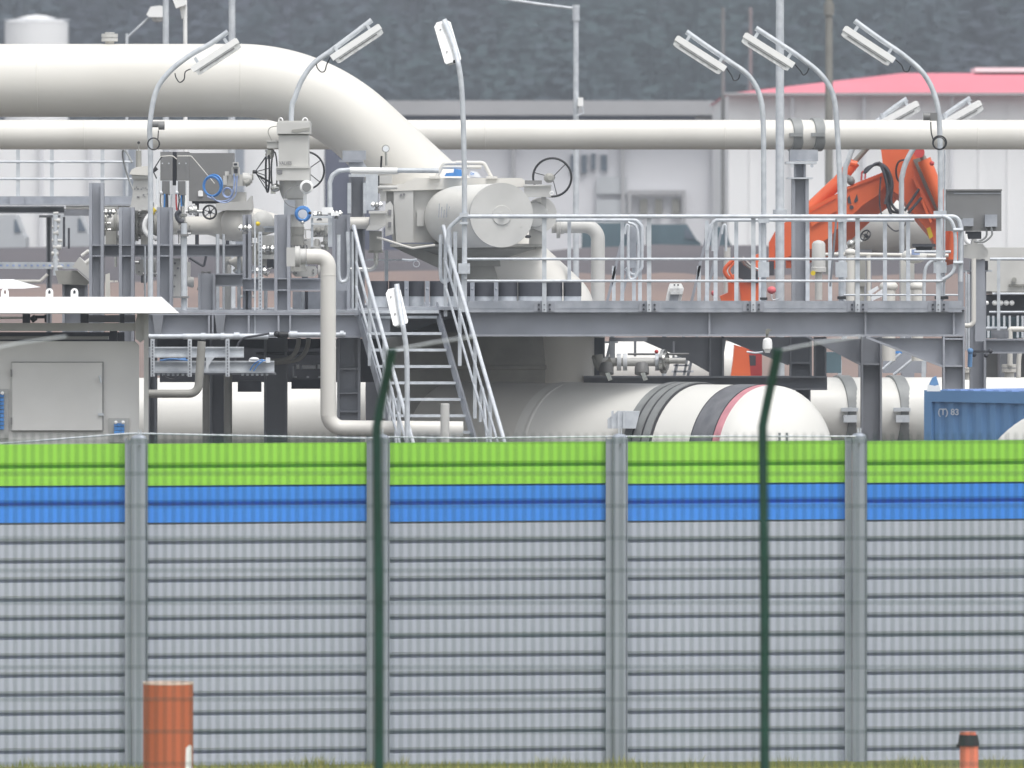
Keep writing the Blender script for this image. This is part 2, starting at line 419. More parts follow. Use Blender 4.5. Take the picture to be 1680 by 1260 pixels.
h = T('long_warehouse', 'long low white warehouse with light grey flat roof in the middle distance', 'building', (900, GY(340), 340))
part(h, 'wall', MB().box(590, 192, 1340, GY(340), 340, 20), 'wallg')
part(h, 'roof', MB().box(560, 165, 1340, 189, 339, 22), 'roofg')
part(h, 'soffit', MB().box(560, 189.2, 1140, 196, 339.3, .6), 'navy')
for x0, x1, y0, y1 in ((936, 945, 254, 282), (954, 963, 254, 284), (970, 977, 252, 278), (986, 996, 254, 280)):
    f = part(h, 'window', MB().box(x0 - 1.5, y0 - 1.5, x1 + 1.5, y1 + 1.5, 339.9, .06), 'wallg'); part(f, 'pane', MB().box(x0, y0, x1, y1, 339.8, .08), 'glass')
part(h, 'bay_panel', MB().box(978, 290, 1028, 318, 339.7, .2).box(978, 328, 1028, 400, 339.7, .2), M['vwhite'])
part(h, 'gate_frame', MB().box(1030, 312, 1125, 318, 339.6, .3).box(1030, 318, 1036, 420, 339.6, .3).box(1119, 318, 1125, 420, 339.6, .3), M['roofg'])
for x0 in (1050, 1075, 1103): part(h, 'gate_window', MB().box(x0, 326, x0 + 12, 352, 339.75, .15), M['mast'])
for x in (842, 1022, 1172): part(h, 'downpipe', MB().box(x - 3, 196, x + 3, 420, 339.6, .3), 'roofg')

h = T('slate_office_block', 'slate blue clad building block behind the valve actuators', 'building', (570, GY(270), 270))
part(h, 'wall', MB().box(533, 205, 612, GY(270), 270, 12), 'navy')
part(h, 'corner_pillar', MB().box(524, 205, 532, GY(270), 269.8, 1), 'wallw')
part(h, 'door', MB().box(574, 290, 596, 420, 269.85, .2), 'cab')

h = T('white_process_hall', 'white process hall wall behind the left pipe bridge', 'building', (200, GY(290), 290))
part(h, 'wall', MB().box(-160, 205, 523, GY(290), 290, 15), 'wallw')
for x in (68, 148, 290): part(h, 'pilaster', MB().box(x - 3, 205, x + 3, GY(290), 289.7, .3), 'wallg')
for x, ww in ((212, 10), (391, 9)): part(h, 'column', MB().box(x - ww, 205, x + ww, GY(290), 289.2, .6), M['bpost'])

tk = T('storage_tank', 'blurred white round storage tank with domed lid, far left', 'tank', (60, GY(420), 420))
part(tk, 'shell', MB().lathe((60, GY(420), 420), (0, 0, 1), [(0, 52), (GY(420) - 36, 52)], 32), 'wallw')
part(tk, 'dome', MB().lathe((60, 36, 420), (0, 0, 1), [(0, 50), (5, 34), (10, 16), (12, 0.1)], 32), 'wallw')
part(tk, 'rim_rail', MB().ring((60, 33, 420), 53, 1.2, (0, 0, 1)), 'galv')

# distant vans and lorries standing on the bank, blurred
def van(label, x0, x1, yt, yb, D, m, glass=True):
    v = T('parked_van', label, 'van', ((x0 + x1) / 2, yb, D), 'vehicles parked beyond the plant')
    c = (x1 - x0); hgt = yb - yt
    part(v, 'body', MB().prism([(x0, yb - 2), (x0, yt + 4), (x0 + 4, yt), (x1 - c * .26, yt), (x1 - c * .08, yt + hgt * .45), (x1, yt + hgt * .55), (x1, yb - 2)], D, 2.0), m)
    part(v, 'windscreen', MB().prism([(x1 - c * .25, yt + hgt * .12), (x1 - c * .12, yt + hgt * .43), (x1 - c * .3, yt + hgt * .43), (x1 - c * .3, yt + hgt * .12)], D - .03, .05), 'glass')
    for x in (x0 + c * .2, x1 - c * .2): part(v, 'wheel', MB().cyl((x, yb - 6, D - .08), (x, yb - 6, D + .15), 8, 14), 'black')
van('dark teal blurred van under the middle of the long handrail', 1062, 1150, 368, 424, 262, 'teal')
van('dark teal blurred van nearest the elbow pipe behind the handrail', 955, 1050, 366, 424, 263, 'teal')
van('dark blue blurred van at the right beyond the warehouse gate', 1160, 1200, 372, 426, 261, 'teal')
van('pale blurred van at far left beneath the pipe bridge', -20, 42, 352, 420, 260, 'vwhite')
van('pale blurred van seen left of the first steel column', 76, 150, 350, 418, 261, 'vwhite')
van('grey blurred van behind the stair handrails', 628, 726, 372, 424, 262, 'navy')

# ================================================================ MASTS AND STREET LAMPS (behind)
def mast(label, x, w_, y0, D, m='galv', name='lamp_mast', cat='mast', y1=None):
    t = T(name, label, cat, (x, GY(D), D), 'tall masts behind the pipes')
    part(t, 'pole', MB().cyl((x, GY(D), D), (x, y0, D), w_ * .62, 14, w_ * .5), m)
    part(t, 'base_plate', MB().box(x - w_ * 1.4, GY(D) - 3, x + w_ * 1.4, GY(D), D - .1, .4), m)
    return t
t = mast('tall galvanised mast standing just left of the grey pipe clamps', 1279.5, 13.5, -60, 124)
part(t, 'collar', MB().cyl((1279.5, 352, 124), (1279.5, 344, 124), 11.5, 16), 'galv')
t = mast('galvanised mast with long side arm reaching left, centre top', 945, 9, 10, 165)
part(t, 'arm', MB().tube([(945, 14), (880, 6), (800, -6)], 2.4, 165, 8, smooth=5), 'galv')
part(t, 'sleeve', MB().cyl((945, 34, 165), (945, 8, 165), 6, 12), 'galv')
part(t, 'floodlight', MB().obox((953, 160), (953, 174), -4, 5, 164.7, .3), 'white'); part(t, 'bracket', MB().tube([(955, 174), (958, 186), (946, 190)], 1.2, 164.7, 6), 'galv')
t = mast('slim pale mast left of the big pipe vent, cut by the top edge', 272, 10, -60, 150)
t = mast('slim pale mast above the first bent lamp, cut by the top edge', 380.5, 11, -60, 150)
t = mast('faint grey mast just left of the fourth bent lamp', 1186, 6, 12, 300, 'cab')
t = mast('faint grey mast between two bent lamps at the right', 1231, 6, 12, 310, 'cab')
t = mast('blurred brownish mast right of the pipe clamps', 1360, 12, -60, 235, 'mast')
part(t, 'collar', MB().cyl((1360, 25, 235), (1360, 5, 235), 8.5, 12), 'mast')
t = T('street_lamp', 'white street lamp head on angled arm, top left', 'street lamp', (208, GY(170), 170))
part(t, 'pole', MB().cyl((208, GY(170), 170), (208, 55, 170), 2.6, 10), 'galv')
part(t, 'arm', MB().tube([(208, 62), (245, 28)], 1.8, 170, 8), 'galv')
part(t, 'lamp_head', MB().prism([(240, 24), (247, 11), (262, 9), (275, 12), (275, 28), (245, 28)], 169.8, .35), 'white')
part(t, 'lens', MB().sph((259, 30, 170), 11, (1, .8, .6)), 'diff')
t = T('pole_lamp', 'white lamp on bent pole cut by the top edge, top left', 'street lamp', (303, GY(140), 140))
part(t, 'pole', MB().tube([(304, GY(140)), (304, 80), (301, 30), (293, -10), (286, -30)], 3.6, 140, 10, smooth=5), 'white')
part(t, 'lamp_head', MB().obox((287, -14), (296, 11), -10, 8, 139.8, .3), 'white')

# ================================================================ PIPES
A0, A1, A2 = (-60, 132, 120), (509, 132, 120), (1075, 652, 120)
t = T('bent_pipe', 'huge cream pipe running in from the left and bending down behind the actuator', 'pipe', (700, GY(120), 120))
part(t, 'pipe_run', MB().tube([(-400, 132), (509, 132), (915, 505.5), (915, 900)], 60, 120, 64, bends=[300, 14], res=26), 'pipe')
part(t, 'weld_seam', MB().lathe((722, 327.5, 120), (P(930, 519, 120) - P(705, 312, 120)), [(0, 60), (.4, 60.7), (1.6, 60.7), (2, 60)], 48), 'pipe')
part(t, 'weld_seam', MB().lathe((395, 132, 120), (1, 0, 0), [(0, 60), (.4, 60.5), (1.6, 60.5), (2, 60)], 64).lathe((62, 132, 120), (1, 0, 0), [(0, 60), (.4, 60.5), (1.6, 60.5), (2, 60)], 64), 'pipe')
v = part(t, 'vent_nozzle', MB().lathe((180, 76, 120), (0, 0, 1), [(0, 10), (4, 7.5), (8, 7.5)], 18), 'pipe')
part(v, 'flange', MB().lathe((180, 68, 120), (0, 0, 1), [(0, 13.5), (5.5, 13.5)], 20).lathe((180, 61.5, 120), (0, 0, 1), [(0, 13.5), (6, 13.5)], 20).lathe((180, 55, 120), (0, 0, 1), [(0, 8), (2, 8)], 8).lathe((180, 62.6, 120), (0, 0, 1), [(0, 11), (1.5, 11)], 16), 'beige')

t = T('long_pipe', 'long straight cream pipe crossing the whole view at half the big pipe height', 'pipe', (840, GY(130), 130))
part(t, 'pipe_run', MB().cyl((-120, 221, 130), (1800, 221, 130), 24.3, 48), 'pipe')
for x in (138, 795, 1188, 1602): part(t, 'weld_seam', MB().lathe((x, 221, 130), (1, 0, 0), [(0, 24.2), (.3, 24.75), (1.5, 24.75), (1.8, 24.2)], 48), 'pipe')
def clampset(t, xs, yc, r, D, m='band'):
    for x in xs:
        c = part(t, 'clamp_band', MB().lathe((x, yc, D), (1, .3, 0), [(-8, r + .5), (-8, r + 3), (8, r + 3), (8, r + .5)], 40), m)
        part(c, 'clamp_lug', MB().box(x - 12 + 4, yc - 3, x + 14, yc + 3, D - (r + 9) / S(D), .12), m)
s = T('pipe_support', 'grey steel pipe support post with twin clamps under the long pipe', 'pipe support', (1316, GY(129), 129))
clampset(s, (1303, 1339), 221, 24.3, 130)
part(s, 'saddle', MB().box(1296, 245.5, 1342, 264, 129, .5), 'galvt')
part(s, 'head_plate', MB().box(1290, 265, 1340, 269, 128.95, .6).bolts([(1300, 272), (1332, 272)], 128.9, 3), 'galv')
part(s, 'neck', MB().vb(1303, 1322, 269, 291, 129.1, .2, 3.5), 'steel')
part(s, 'flange_plate', MB().box(1292, 291, 1334, 293.5, 128.95, .5), 'galv')
part(s, 'column', MB().vb(1299, 1327, 293.5, GY(129), 129, .26, 5.5), 'steel')

# banded vessel at lower right of the stairs
t = T('banded_vessel', 'big white domed pipe end with grey straps and red tape behind the barrier', 'pipe', (1120, GY(115.3), 115.3))
th = R_(44); ax = Vector((math.cos(th), -math.sin(th), 0)); VD = 115.3; Rb = 125 * VD / FPX
C0 = P(1120, 755, VD)
def at(s_): return C0 + ax * s_
k = VD / FPX; L = lambda px: (px - 1120) * k / math.cos(th)
dome0 = L(1262); prof = [(L(925), Rb)] + [(dome0, Rb)] + [(dome0 + Rb * .62 * math.sin(a), Rb * math.cos(a)) for a in [R_(q) for q in range(5, 90, 5)]] + [(dome0 + Rb * .62, .001)]
part(t, 'shell', MB().lathew(C0, ax, prof, 72), 'pipe2')
part(t, 'shell_extension', MB().lathew(C0, ax, [(L(745), Rb * .985), (L(924), Rb * .985)], 64), 'pipe')
part(t, 'weld_ring', MB().lathew(C0, ax, [(L(940), Rb), (L(941), Rb * 1.006), (L(946), Rb * 1.006), (L(947), Rb)], 64), 'pipe2')
for px in (1107, 1122, 1137):
    b = part(t, 'strap', MB().lathew(C0, ax, [(L(px), Rb), (L(px), Rb * 1.03), (L(px + 11), Rb * 1.03), (L(px + 11), Rb)], 64), 'band')
    part(b, 'strap_edge', MB().lathew(C0, ax, [(L(px + 11.2), Rb), (L(px + 11.2), Rb * 1.018), (L(px + 14), Rb * 1.018), (L(px + 14), Rb)], 64), 'bandd')
part(t, 'wrap_tape', MB().lathew(C0, ax, [(L(1213), Rb), (L(1213), Rb * 1.008), (L(1247), Rb * 1.008), (L(1247), Rb)], 64), 'tape')
part(t, 'red_tape', MB().lathew(C0, ax, [(L(1247.5), Rb), (L(1247.5), Rb * 1.006), (L(1258), Rb * 1.006), (L(1258), Rb)], 64), 'pink')
part(t, 'tape_edge', MB().lathew(C0, ax, [(L(1246), Rb), (L(1246), Rb * 1.011), (L(1247.4), Rb * 1.011), (L(1247.4), Rb)], 64).lathew(C0, ax, [(L(1211.5), Rb), (L(1211.5), Rb * 1.01), (L(1213), Rb * 1.01), (L(1213), Rb)], 64), 'bandd')
part(t, 'lifting_lug', MB().box(1277, 710, 1281, 735, 112.6, .05).box(1289, 710, 1293, 735, 112.6, .05), 'band')
part(t, 'strap_clamp', MB().prism([(997, 688), (1014, 675), (1050, 675), (1043, 703), (997, 703)], 114.4, .35).box(1003, 674, 1007, 703, 114.37, .025).box(1013, 674, 1017, 703, 114.37, .025).box(1022, 674, 1026, 703, 114.37, .025), 'galv')
one('support_saddle', MB().box(1080, 870, 1180, GY(115.3), 115.1, .8), 'gravel', 'concrete saddle under the banded vessel', 'support')

# lower pipes behind
def lowpipe(label, x0, x1, yt, r, D, clamps=()):
    t = T('low_pipe', label, 'pipe', ((x0 + x1) / 2, GY(D), D))
    part(t, 'pipe_run', MB().cyl((x0, yt + r, D), (x1, yt + r, D), r, 48), 'pipe2')
    for x in clamps:
        c = part(t, 'clamp_band', MB().lathe((x, yt + r, D), (1, .3, 0), [(-10, r), (-10, r + 3.5), (10, r + 3.5), (10, r)], 44), 'band')
        part(c, 'clamp_lug', MB().box(x - 2, yt + r - 10, x + 26, yt + r - 4, D - (r + 14) / S(D), .1).box(x + 2, yt + r + 2, x + 24, yt + r + 14, D - (r + 13) / S(D), .12), 'galv')
    part(t, 'support', MB().box(x0 + 30, yt + 2 * r - 8, x0 + 80, GY(D), D - .4, .8).box(x1 - 80, yt + 2 * r - 8, x1 - 30, GY(D), D - .4, .8), 'gravel')
    return t
lowpipe('white pipe with two grey clamp bands right of the domed vessel', 1300, 1760, 619, 60, 125, (1382, 1468))
lowpipe('white pipe low behind the left steel columns', -60, 600, 620, 68, 128)
lowpipe('white pipe glimpsed behind the chrome valve run under the walkway', 950, 1215, 560, 46, 141)
c = T('coupled_pipe_cap', 'blue and white lifting lug on the end of the blue container', 'lifting lug', (1533, 642, 104.2))
part(c, 'lug', MB().prism([(1523, 642), (1525, 630), (1530, 620), (1536, 617), (1540, 630), (1541, 642)], 104.25, .12), 'cont')
part(c, 'base_sleeve', MB().prism([(1521, 642), (1522, 631), (1534, 633), (1541, 631), (1543, 642)], 104.2, .03), 'contw')

# beige riser with two elbows in front of the left rack
t = T('riser_pipe', 'cream pipe with two elbows rising in front of the steel rack beside the stairs', 'pipe', (539, GY(113), 113))
part(t, 'pipe_run', MB().tube([(503, 421), (538.5, 421), (538.5, 702), (760, 704)], 12.8, 113, 28, bend=24, res=10), 'pipe')
part(t, 'flange', MB().lathe((502, 421, 113), (1, 0, 0), [(-18, 17), (-10, 17), (-9, 13), (0, 13)], 24).box(470, 406, 484, 437, 112.8, .2), 'beige')
part(t, 'weld_seam', MB().lathe((538.5, 452, 113), (0, 0, 1), [(0, 12.8), (.1, 13.2), (1.2, 13.2), (1.3, 12.8)], 28).lathe((538.5, 682, 113), (0, 0, 1), [(0, 12.8), (.1, 13.2), (1.2, 13.2), (1.3, 12.8)], 28), 'pipe')
part(t, 'foot', MB().box(700, 717, 716, GY(113), 112.9, .2), 'steel')
t = T('elbow_pipe', 'cream pipe elbow standing behind the handrail right of the actuator', 'pipe', (981, GY(121), 121))
part(t, 'pipe_run', MB().tube([(905, 371), (981, 371), (981, GY(121))], 11.5, 121, 24, bend=22, res=10), 'beige')
part(t, 'flange', MB().lathe((913, 371, 121), (1, 0, 0), [(0, 20), (6, 20), (7, 13), (12, 13)], 24), 'beige')
one('drain_pipe', MB().tube([(238, 646), (325, 646), (331, 560)], 6.8, 112, 16, bend=16), 'beiged', 'dull beige drain pipe with elbow passing under the cable trays', 'pipe')
one('bollard', MB().lathe((730, GY(110), 110), (0, 0, 1), [(0, 7.4), (GY(110) - 663, 7.4), (GY(110) - 662, 6.6)], 20), 'beige', 'short pale tube post standing before the foot of the stairs', 'post')
# ================================================================ WALKWAY PLATFORM
pf = T('walkway_platform', 'long grey steel walkway platform with galvanised handrail across the right half', 'platform', (1175, GY(115), 115))
g = part(pf, 'front_girder', MB().hb(770, 1583, 509, 552, 115, .25, 3.4), 'steel')
for x in (1164, 1420, 1565, 905 - 1): 
    if x != 904: part(g, 'stiffener', MB().stiff(x, 512.5, 548.5, 115, .25), 'steel')
part(pf, 'rear_girder', MB().hb(640, 1583, 512, 552, 119.7, .25, 3.4), 'steel')
part(pf, 'cross_beam', MB().box(772, 514, 778, 551, 115.3, 4.4).box(1160, 514, 1166, 551, 115.3, 4.4).box(1417, 514, 1423, 551, 115.3, 4.4), 'steel')
part(pf, 'deck_plate', MB().box(640, 503.5, 1030, 508.6, 114.98, 5.1), 'galvt'); part(pf, 'deck_plate', MB().box(1030.5, 503.5, 1583, 508.6, 114.98, 1.3), 'galvt'); part(pf, 'deck_plate', MB().box(1030.5, 503.5, 1583, 508.6, 118.9, 1.0), 'galvt')
part(pf, 'shade_deck', MB().hexa([P(590, 501, 120.1), P(1030, 501, 120.1), P(1030, 506, 120.1), P(590, 506, 120.1)], [Vector((q.x, 127, q.z)) for q in (P(590, 501, 120.1), P(1030, 501, 120.1), P(1030, 506, 120.1), P(590, 506, 120.1))]), 'galvt')  # unseen deck extension, added to shade the valve body and pipe below
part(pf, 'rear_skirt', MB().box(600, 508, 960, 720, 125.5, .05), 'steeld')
tb = MB()
for i, (a, b) in enumerate(((768, 885), (885.6, 1055), (1055.6, 1228), (1228.6, 1398), (1398.6, 1532), (1532.6, 1578))):
    tb.box(a, 493.5, b, 512.4, 114.93, .01); tb.box(a, 505, b, 506, 114.925, .01)
part(pf, 'toe_board', tb, 'galvt')
xp = (893, 1065, 1236, 1407, 1539.5)
for x in xp:
    q = part(pf, 'rail_post', MB().box(x - 3.6, 354, x + 3.6, 512, 114.86, .04), 'galv')
    part(q, 'base_bracket', MB().box(x - 17, 496, x + 17, 511, 114.915, .01), 'steel'); part(q, 'bolt', MB().bolts([(x - 9, 500), (x - 9, 507.5), (x + 9, 500), (x + 9, 507.5)], 114.91, 2), 'dark')
    part(q, 'bolt', MB().bolts([(x, 500), (x, 508)], 114.85, 1.5), 'steeld')
part(pf, 'top_rail', MB().tube([(735, 400), (736, 374), (757, 355), (1572, 355), (1577, 375), (1576, 462)], 3.4, 114.83, 12, bend=16), 'galv')
part(pf, 'mid_rail', MB().cyl((765, 425, 114.85), (1552, 425, 114.85), 2.3, 10), 'galv')
part(pf, 'lower_rail', MB().cyl((765, 461, 114.85), (1552, 461, 114.85), 2.3, 10), 'galv')
part(pf, 'end_loop', MB().tube([(1545, 354), (1560, 362), (1567, 385), (1567, 430), (1562, 448), (1546, 459)], 3.2, 114.8, 10, smooth=5).cyl((1564, 377, 114.78), (1580, 377, 114.78), 3, 8).cyl((1564, 431, 114.78), (1580, 431, 114.78), 3, 8), 'galv')
part(pf, 'end_post', MB().box(1572, 360, 1581, 511, 115, .06), 'steel')
# haunches and legs
part(pf, 'haunch_plate', MB().prism([(1424, 555), (1548, 555), (1548, 600)], 115.12, .012), 'steel')
part(pf, 'haunch_flange', MB().obox((1421, 553), (1549, 602), -1.8, 1.8, 115, .25), 'steel')
part(pf, 'leg', MB().box(1550, 554.5, 1583, 557.5, 115, .25).box(1550, 599, 1583, 602, 115, .25).vb(1547, 1583, 552.4, GY(115), 114.99, .27, 3.2), 'steel', 'outer leg with box stiffeners at the right end')
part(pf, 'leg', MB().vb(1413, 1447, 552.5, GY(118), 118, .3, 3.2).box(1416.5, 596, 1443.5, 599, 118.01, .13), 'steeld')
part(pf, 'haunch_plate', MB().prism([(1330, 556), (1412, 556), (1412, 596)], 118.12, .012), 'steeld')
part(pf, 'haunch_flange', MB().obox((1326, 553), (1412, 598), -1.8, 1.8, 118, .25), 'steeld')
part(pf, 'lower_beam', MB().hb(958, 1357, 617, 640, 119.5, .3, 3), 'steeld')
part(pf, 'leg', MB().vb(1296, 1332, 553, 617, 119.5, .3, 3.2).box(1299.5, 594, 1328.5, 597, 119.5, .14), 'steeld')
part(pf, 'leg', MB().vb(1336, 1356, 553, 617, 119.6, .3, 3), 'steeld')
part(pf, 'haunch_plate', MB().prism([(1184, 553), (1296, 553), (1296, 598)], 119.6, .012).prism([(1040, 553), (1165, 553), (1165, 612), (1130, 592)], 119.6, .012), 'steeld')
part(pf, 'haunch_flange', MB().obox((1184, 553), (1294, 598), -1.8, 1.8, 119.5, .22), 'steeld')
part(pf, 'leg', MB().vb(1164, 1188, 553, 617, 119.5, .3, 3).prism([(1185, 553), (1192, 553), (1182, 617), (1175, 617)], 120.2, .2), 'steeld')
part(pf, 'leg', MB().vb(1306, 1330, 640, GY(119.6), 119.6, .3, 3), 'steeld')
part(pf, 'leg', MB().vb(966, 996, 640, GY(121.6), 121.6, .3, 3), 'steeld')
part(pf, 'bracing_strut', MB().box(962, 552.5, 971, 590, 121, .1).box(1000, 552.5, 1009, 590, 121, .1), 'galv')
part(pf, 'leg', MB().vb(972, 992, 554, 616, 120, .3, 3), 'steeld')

# inner handrails behind (access ladders at the far side)
ir = T('rear_handrail', 'rear guard rail with rounded loop end, behind the front rail right of the actuator', 'handrail', (985, 505, 119.6))
part(ir, 'top_rail', MB().tube([(905, 361), (1044, 361), (1053, 372), (1053, 440), (1040, 455), (1026, 440)], 3, 119.6, 10, bend=12), 'galv')
for x in (934, 1021, 1040, 1050): part(ir, 'rail_post', MB().box(x - 3, 361, x + 3, 506, 119.65, .05), 'galv')
part(ir, 'gate_loop', MB().tube([(1030, 365), (1046, 378), (1046, 445), (1036, 458), (1031, 445), (1031, 372)], 2.4, 119.5, 8, smooth=4), 'galv')
part(ir, 'gate_panel', MB().box(1033, 372, 1044, 440, 119.6, .02), 'galvt')
def ladder(label, x0, x1, yt, D):
    t = T('access_ladder', label, 'ladder', ((x0 + x1) / 2, GY(D), D), 'access ladders at the far side of the walkway')
    for s_ in (0, 22):
        part(t, 'stringer', MB().obox((x1 + s_, yt), (x0 + s_ - 30, 620), -2.2, 2.2, D + s_ * .01, .12), 'steel')
        part(t, 'grab_rail', MB().tube([(x1 + s_ - 1, yt + 12), (x1 + s_ + 2, yt - 2), (x1 + s_ + 6, yt + 2), (x1 + s_ + 6, yt + 40)], 2.2, D - .1, 8, smooth=4), 'galv')
    part(t, 'rung', MB().box(x0 - 25, 560, x0 + 18, 563, D, .1).box(x0 - 30, 585, x0 + 10, 588, D, .1).box(x0 - 34, 608, x0 + 2, 611, D, .1), 'galv')
    part(t, 'handrail_post', MB().box(x0 + 8, 436, x0 + 14, 508, D, .05), 'galv')
    return t
ladder('steep access ladder leaning behind the loop ended rear rail', 996, 1026, 372, 122.3)
ladder('steep access ladder to the right of the small upright lamp', 1136, 1163, 372, 122.5)
ir = T('rear_handrail', 'galvanised rear guard rail with many uprights between the two thick masts and the excavator', 'handrail', (1300, 505, 119.6))
part(ir, 'top_rail', MB().tube([(1160, 410), (1170, 361), (1400, 361), (1500, 361)], 3, 119.6, 10, bend=10), 'galv')
for x in (1160, 1174, 1208, 1248, 1325, 1362, 1452, 1490): part(ir, 'rail_post', MB().box(x - 3.2, 362, x + 3.2, 506, 119.65, .05), 'galv')
part(ir, 'mid_rail', MB().cyl((1500, 413, 119.6), (1560, 413, 119.6), 2.3, 8).cyl((1380, 484, 120.6), (1572, 484, 120.6), 1.6, 8), 'galv')

# ================================================================ STAIRCASE
st = T('staircase', 'galvanised open tread staircase with twin handrails at the centre', 'staircase', (760, GY(110), 110))
def tr(i): return 590 + 7.5 * i, 720 + 7.8 * i, 518 + 27 * i, 115 - .25 * i
NT = 22
for i in range(NT):
    x0, x1, y, D = tr(i)
    if i < 10 or 1: part(st, 'tread', MB().box(x0 + 4, y, x1 - 3, y + 4.5, D, .03).box(x0 + 4, y + .3, x1 - 3, y + 1.2, D + .03, .21), 'galv')
e = NT
for nm, k, xo in (('left', 0, 0), ('right', 1, 0)):
    a, b = tr(-.6), tr(NT)
    part(st, 'stringer', MB().hexa([P(a[k], a[2] - 6, a[3] - .03), P(b[k], b[2] - 6, b[3] - .03), P(b[k], b[2] + 22, b[3] - .03), P(a[k], a[2] + 22, a[3] - .03)],
        [P(a[k] + 3, a[2] - 6, a[3] + .2), P(b[k] + 3, b[2] - 6, b[3] + .2), P(b[k] + 3, b[2] + 22, b[3] + .2), P(a[k] + 3, a[2] + 22, a[3] + .2)]), 'galvt')
    ox = -3 if k == 0 else 14
    def hp(i, dy): q = tr(i); return (q[k] + ox, q[2] - dy, q[3] - .03)
    topx = hp(.2, 118)
    part(st, 'handrail', MB().tube([(topx[0] - 9, topx[1] - 32, 115.6), (topx[0] - 8, topx[1] - 34, 115.1), topx, hp(NT - 1, 118)], 3.4, n=12, bend=10), 'galv')
    part(st, 'mid_rail', MB().tube([hp(-.6, 78), hp(NT - 1, 78)], 2.2, n=8), 'galv')
    part(st, 'mid_rail', MB().tube([hp(-.6, 38), hp(NT - 1, 38)], 2.2, n=8), 'galv')
    for i in (-.4, 2.6, 5.8, 9, 12, 15, 18):
        q = hp(i, 0); part(st, 'rail_post', MB().box(q[0] - 3, q[1] - 117, q[0] + 3, q[1] + 12, q[2] - .02, .03), 'galv')
    yb = 0
    part(st, 'end_loop', MB().tube([hp(6.9, 12), hp(7.1, 70)[:2] + (hp(7, 0)[2],), hp(7.6, 74), hp(8.4, 12)], 2.4, n=8, smooth=5), 'galv')
part(st, 'landing_nosing', MB().box(592, 509, 720, 514, 114.9, .1), 'galv')
for k, x in ((0, 560), (1, 727)):
    part(st, 'gate_loop', MB().tube([(x - 4, 385, 115.1), (x - 4, 452), (x + 4, 462), (x + 12, 448), (x + 10, 375), (x + 2, 358)][:1] + [(q[0], q[1], 115.1) for q in ((x - 4, 452), (x + 4, 462), (x + 12, 448), (x + 10, 380))], 3, n=8, smooth=5), 'galv')
    part(st, 'top_post', MB().box(x + 17, 380, x + 23, 506, 115.05, .05), 'galv')

# ================================================================ LAMPS
LG = 'bent pole lamps round the platform'
def side_lamp(label, pole, a, b, D, cable=None, sgn=1, box=None, n0=9):
    """pole: px points from base to tip; a->b: lamp body from pole side end to tip end"""
    t = T('bent_pole_lamp', label, 'lamp', (pole[0][0], pole[0][1], D), LG)
    part(t, 'pole', MB().tube(pole, 4.3, D, 12, smooth=6), 'galv')
    d = Vector((b[0] - a[0], b[1] - a[1])); d.normalize(); n = Vector((-d.y, d.x)) * sgn
    def q(s_, k): return (a[0] + d.x * s_ + n.x * k, a[1] + d.y * s_ + n.y * k)
    Ln = math.hypot(b[0] - a[0], b[1] - a[1])
    part(t, 'lamp_housing', MB().prism([q(0, 0), q(Ln - 3, 0), q(Ln, 2), q(Ln, 10), q(0, 10)], D - .07, .17), 'white')
    df = part(t, 'lamp_cover', MB().prism([q(3, 10.2), q(Ln - 1, 10.2), q(Ln - 2, 17.5), q(Ln - 8, 19), q(8, 19), q(4, 17.5)], D - .055, .14), 'diff')
    part(df, 'tube_slot', MB().prism([q(10, 12.6), q(Ln - 12, 12.6), q(Ln - 12, 14.6), q(10, 14.6)], D - .062, .004), 'cab')
    part(t, 'clamp', MB().prism([q(12, -9), q(17, -9), q(17, 0), q(12, 0)], D - .05, .1).prism([q(Ln - 20, -9), q(Ln - 15, -9), q(Ln - 15, 0), q(Ln - 20, 0)], D - .05, .1), 'galv')
    if cable: part(t, 'cable', MB().tube([q(-1, 3)] + cable, 1.1, D - .03, 6, smooth=5), 'black')
    return t
def back_lamp(label, pole, a, b, D, wd=15):
    t = T('bent_pole_lamp', label, 'lamp', (pole[0][0], pole[0][1], D), LG)
    zb_ = P(0, a[1], D).z; K = .95
    part(t, 'pole', MB().tube(pole, 4.3, D, 12, smooth=6).lean(zb_, K), 'galv')
    d = Vector((b[0] - a[0], b[1] - a[1])); d.normalize(); n = Vector((-d.y, d.x)); Ln = math.hypot(b[0] - a[0], b[1] - a[1])
    def q(s_, k): return (a[0] + d.x * s_ + n.x * k, a[1] + d.y * s_ + n.y * k)
    part(t, 'lamp_housing', MB().prism([q(0, -wd + 2), q(0, wd - 2), q(3, wd), q(Ln - 5, wd), q(Ln, wd - 5), q(Ln, -wd + 5), q(Ln - 5, -wd), q(3, -wd)], D + .08, .1).lean(zb_, K), 'white')
    part(t, 'lamp_cover', MB().prism([q(-3, -wd + 5), q(-3, wd - 5), q(Ln + 1, wd - 5), q(Ln + 1, -wd + 5)], D + .182, .08).lean(zb_, K), 'diff')
    part(t, 'screw', MB().bolts([q(20, -5.5), q(20, 5.5), q(Ln - 12, -5.5), q(Ln - 12, 5.5)], D + .075, 1.5).lean(zb_, K), 'cab')
    part(t, 'cable_gland', MB().cyl(q(-2, 2) + (D + .06,), q(3, 2) + (D + .06,), 2.6, 8), 'black')
    return t
l1 = side_lamp('leftmost bent pole lamp, its head over the big pipe', [(247, 512), (247, 260), (246, 205), (256, 150), (278, 118), (310, 92), (345, 72), (374, 52)], (312, 110), (387, 61), 114.85, [(304, 118), (302, 130), (295, 135), (289, 128), (287, 120)])
part(l1, 'junction_box', MB().cyl((250, 204, 114.75), (262, 204, 114.75), 5, 12).cyl((260, 206, 114.7), (270, 206, 114.7), 7, 12), 'cab')
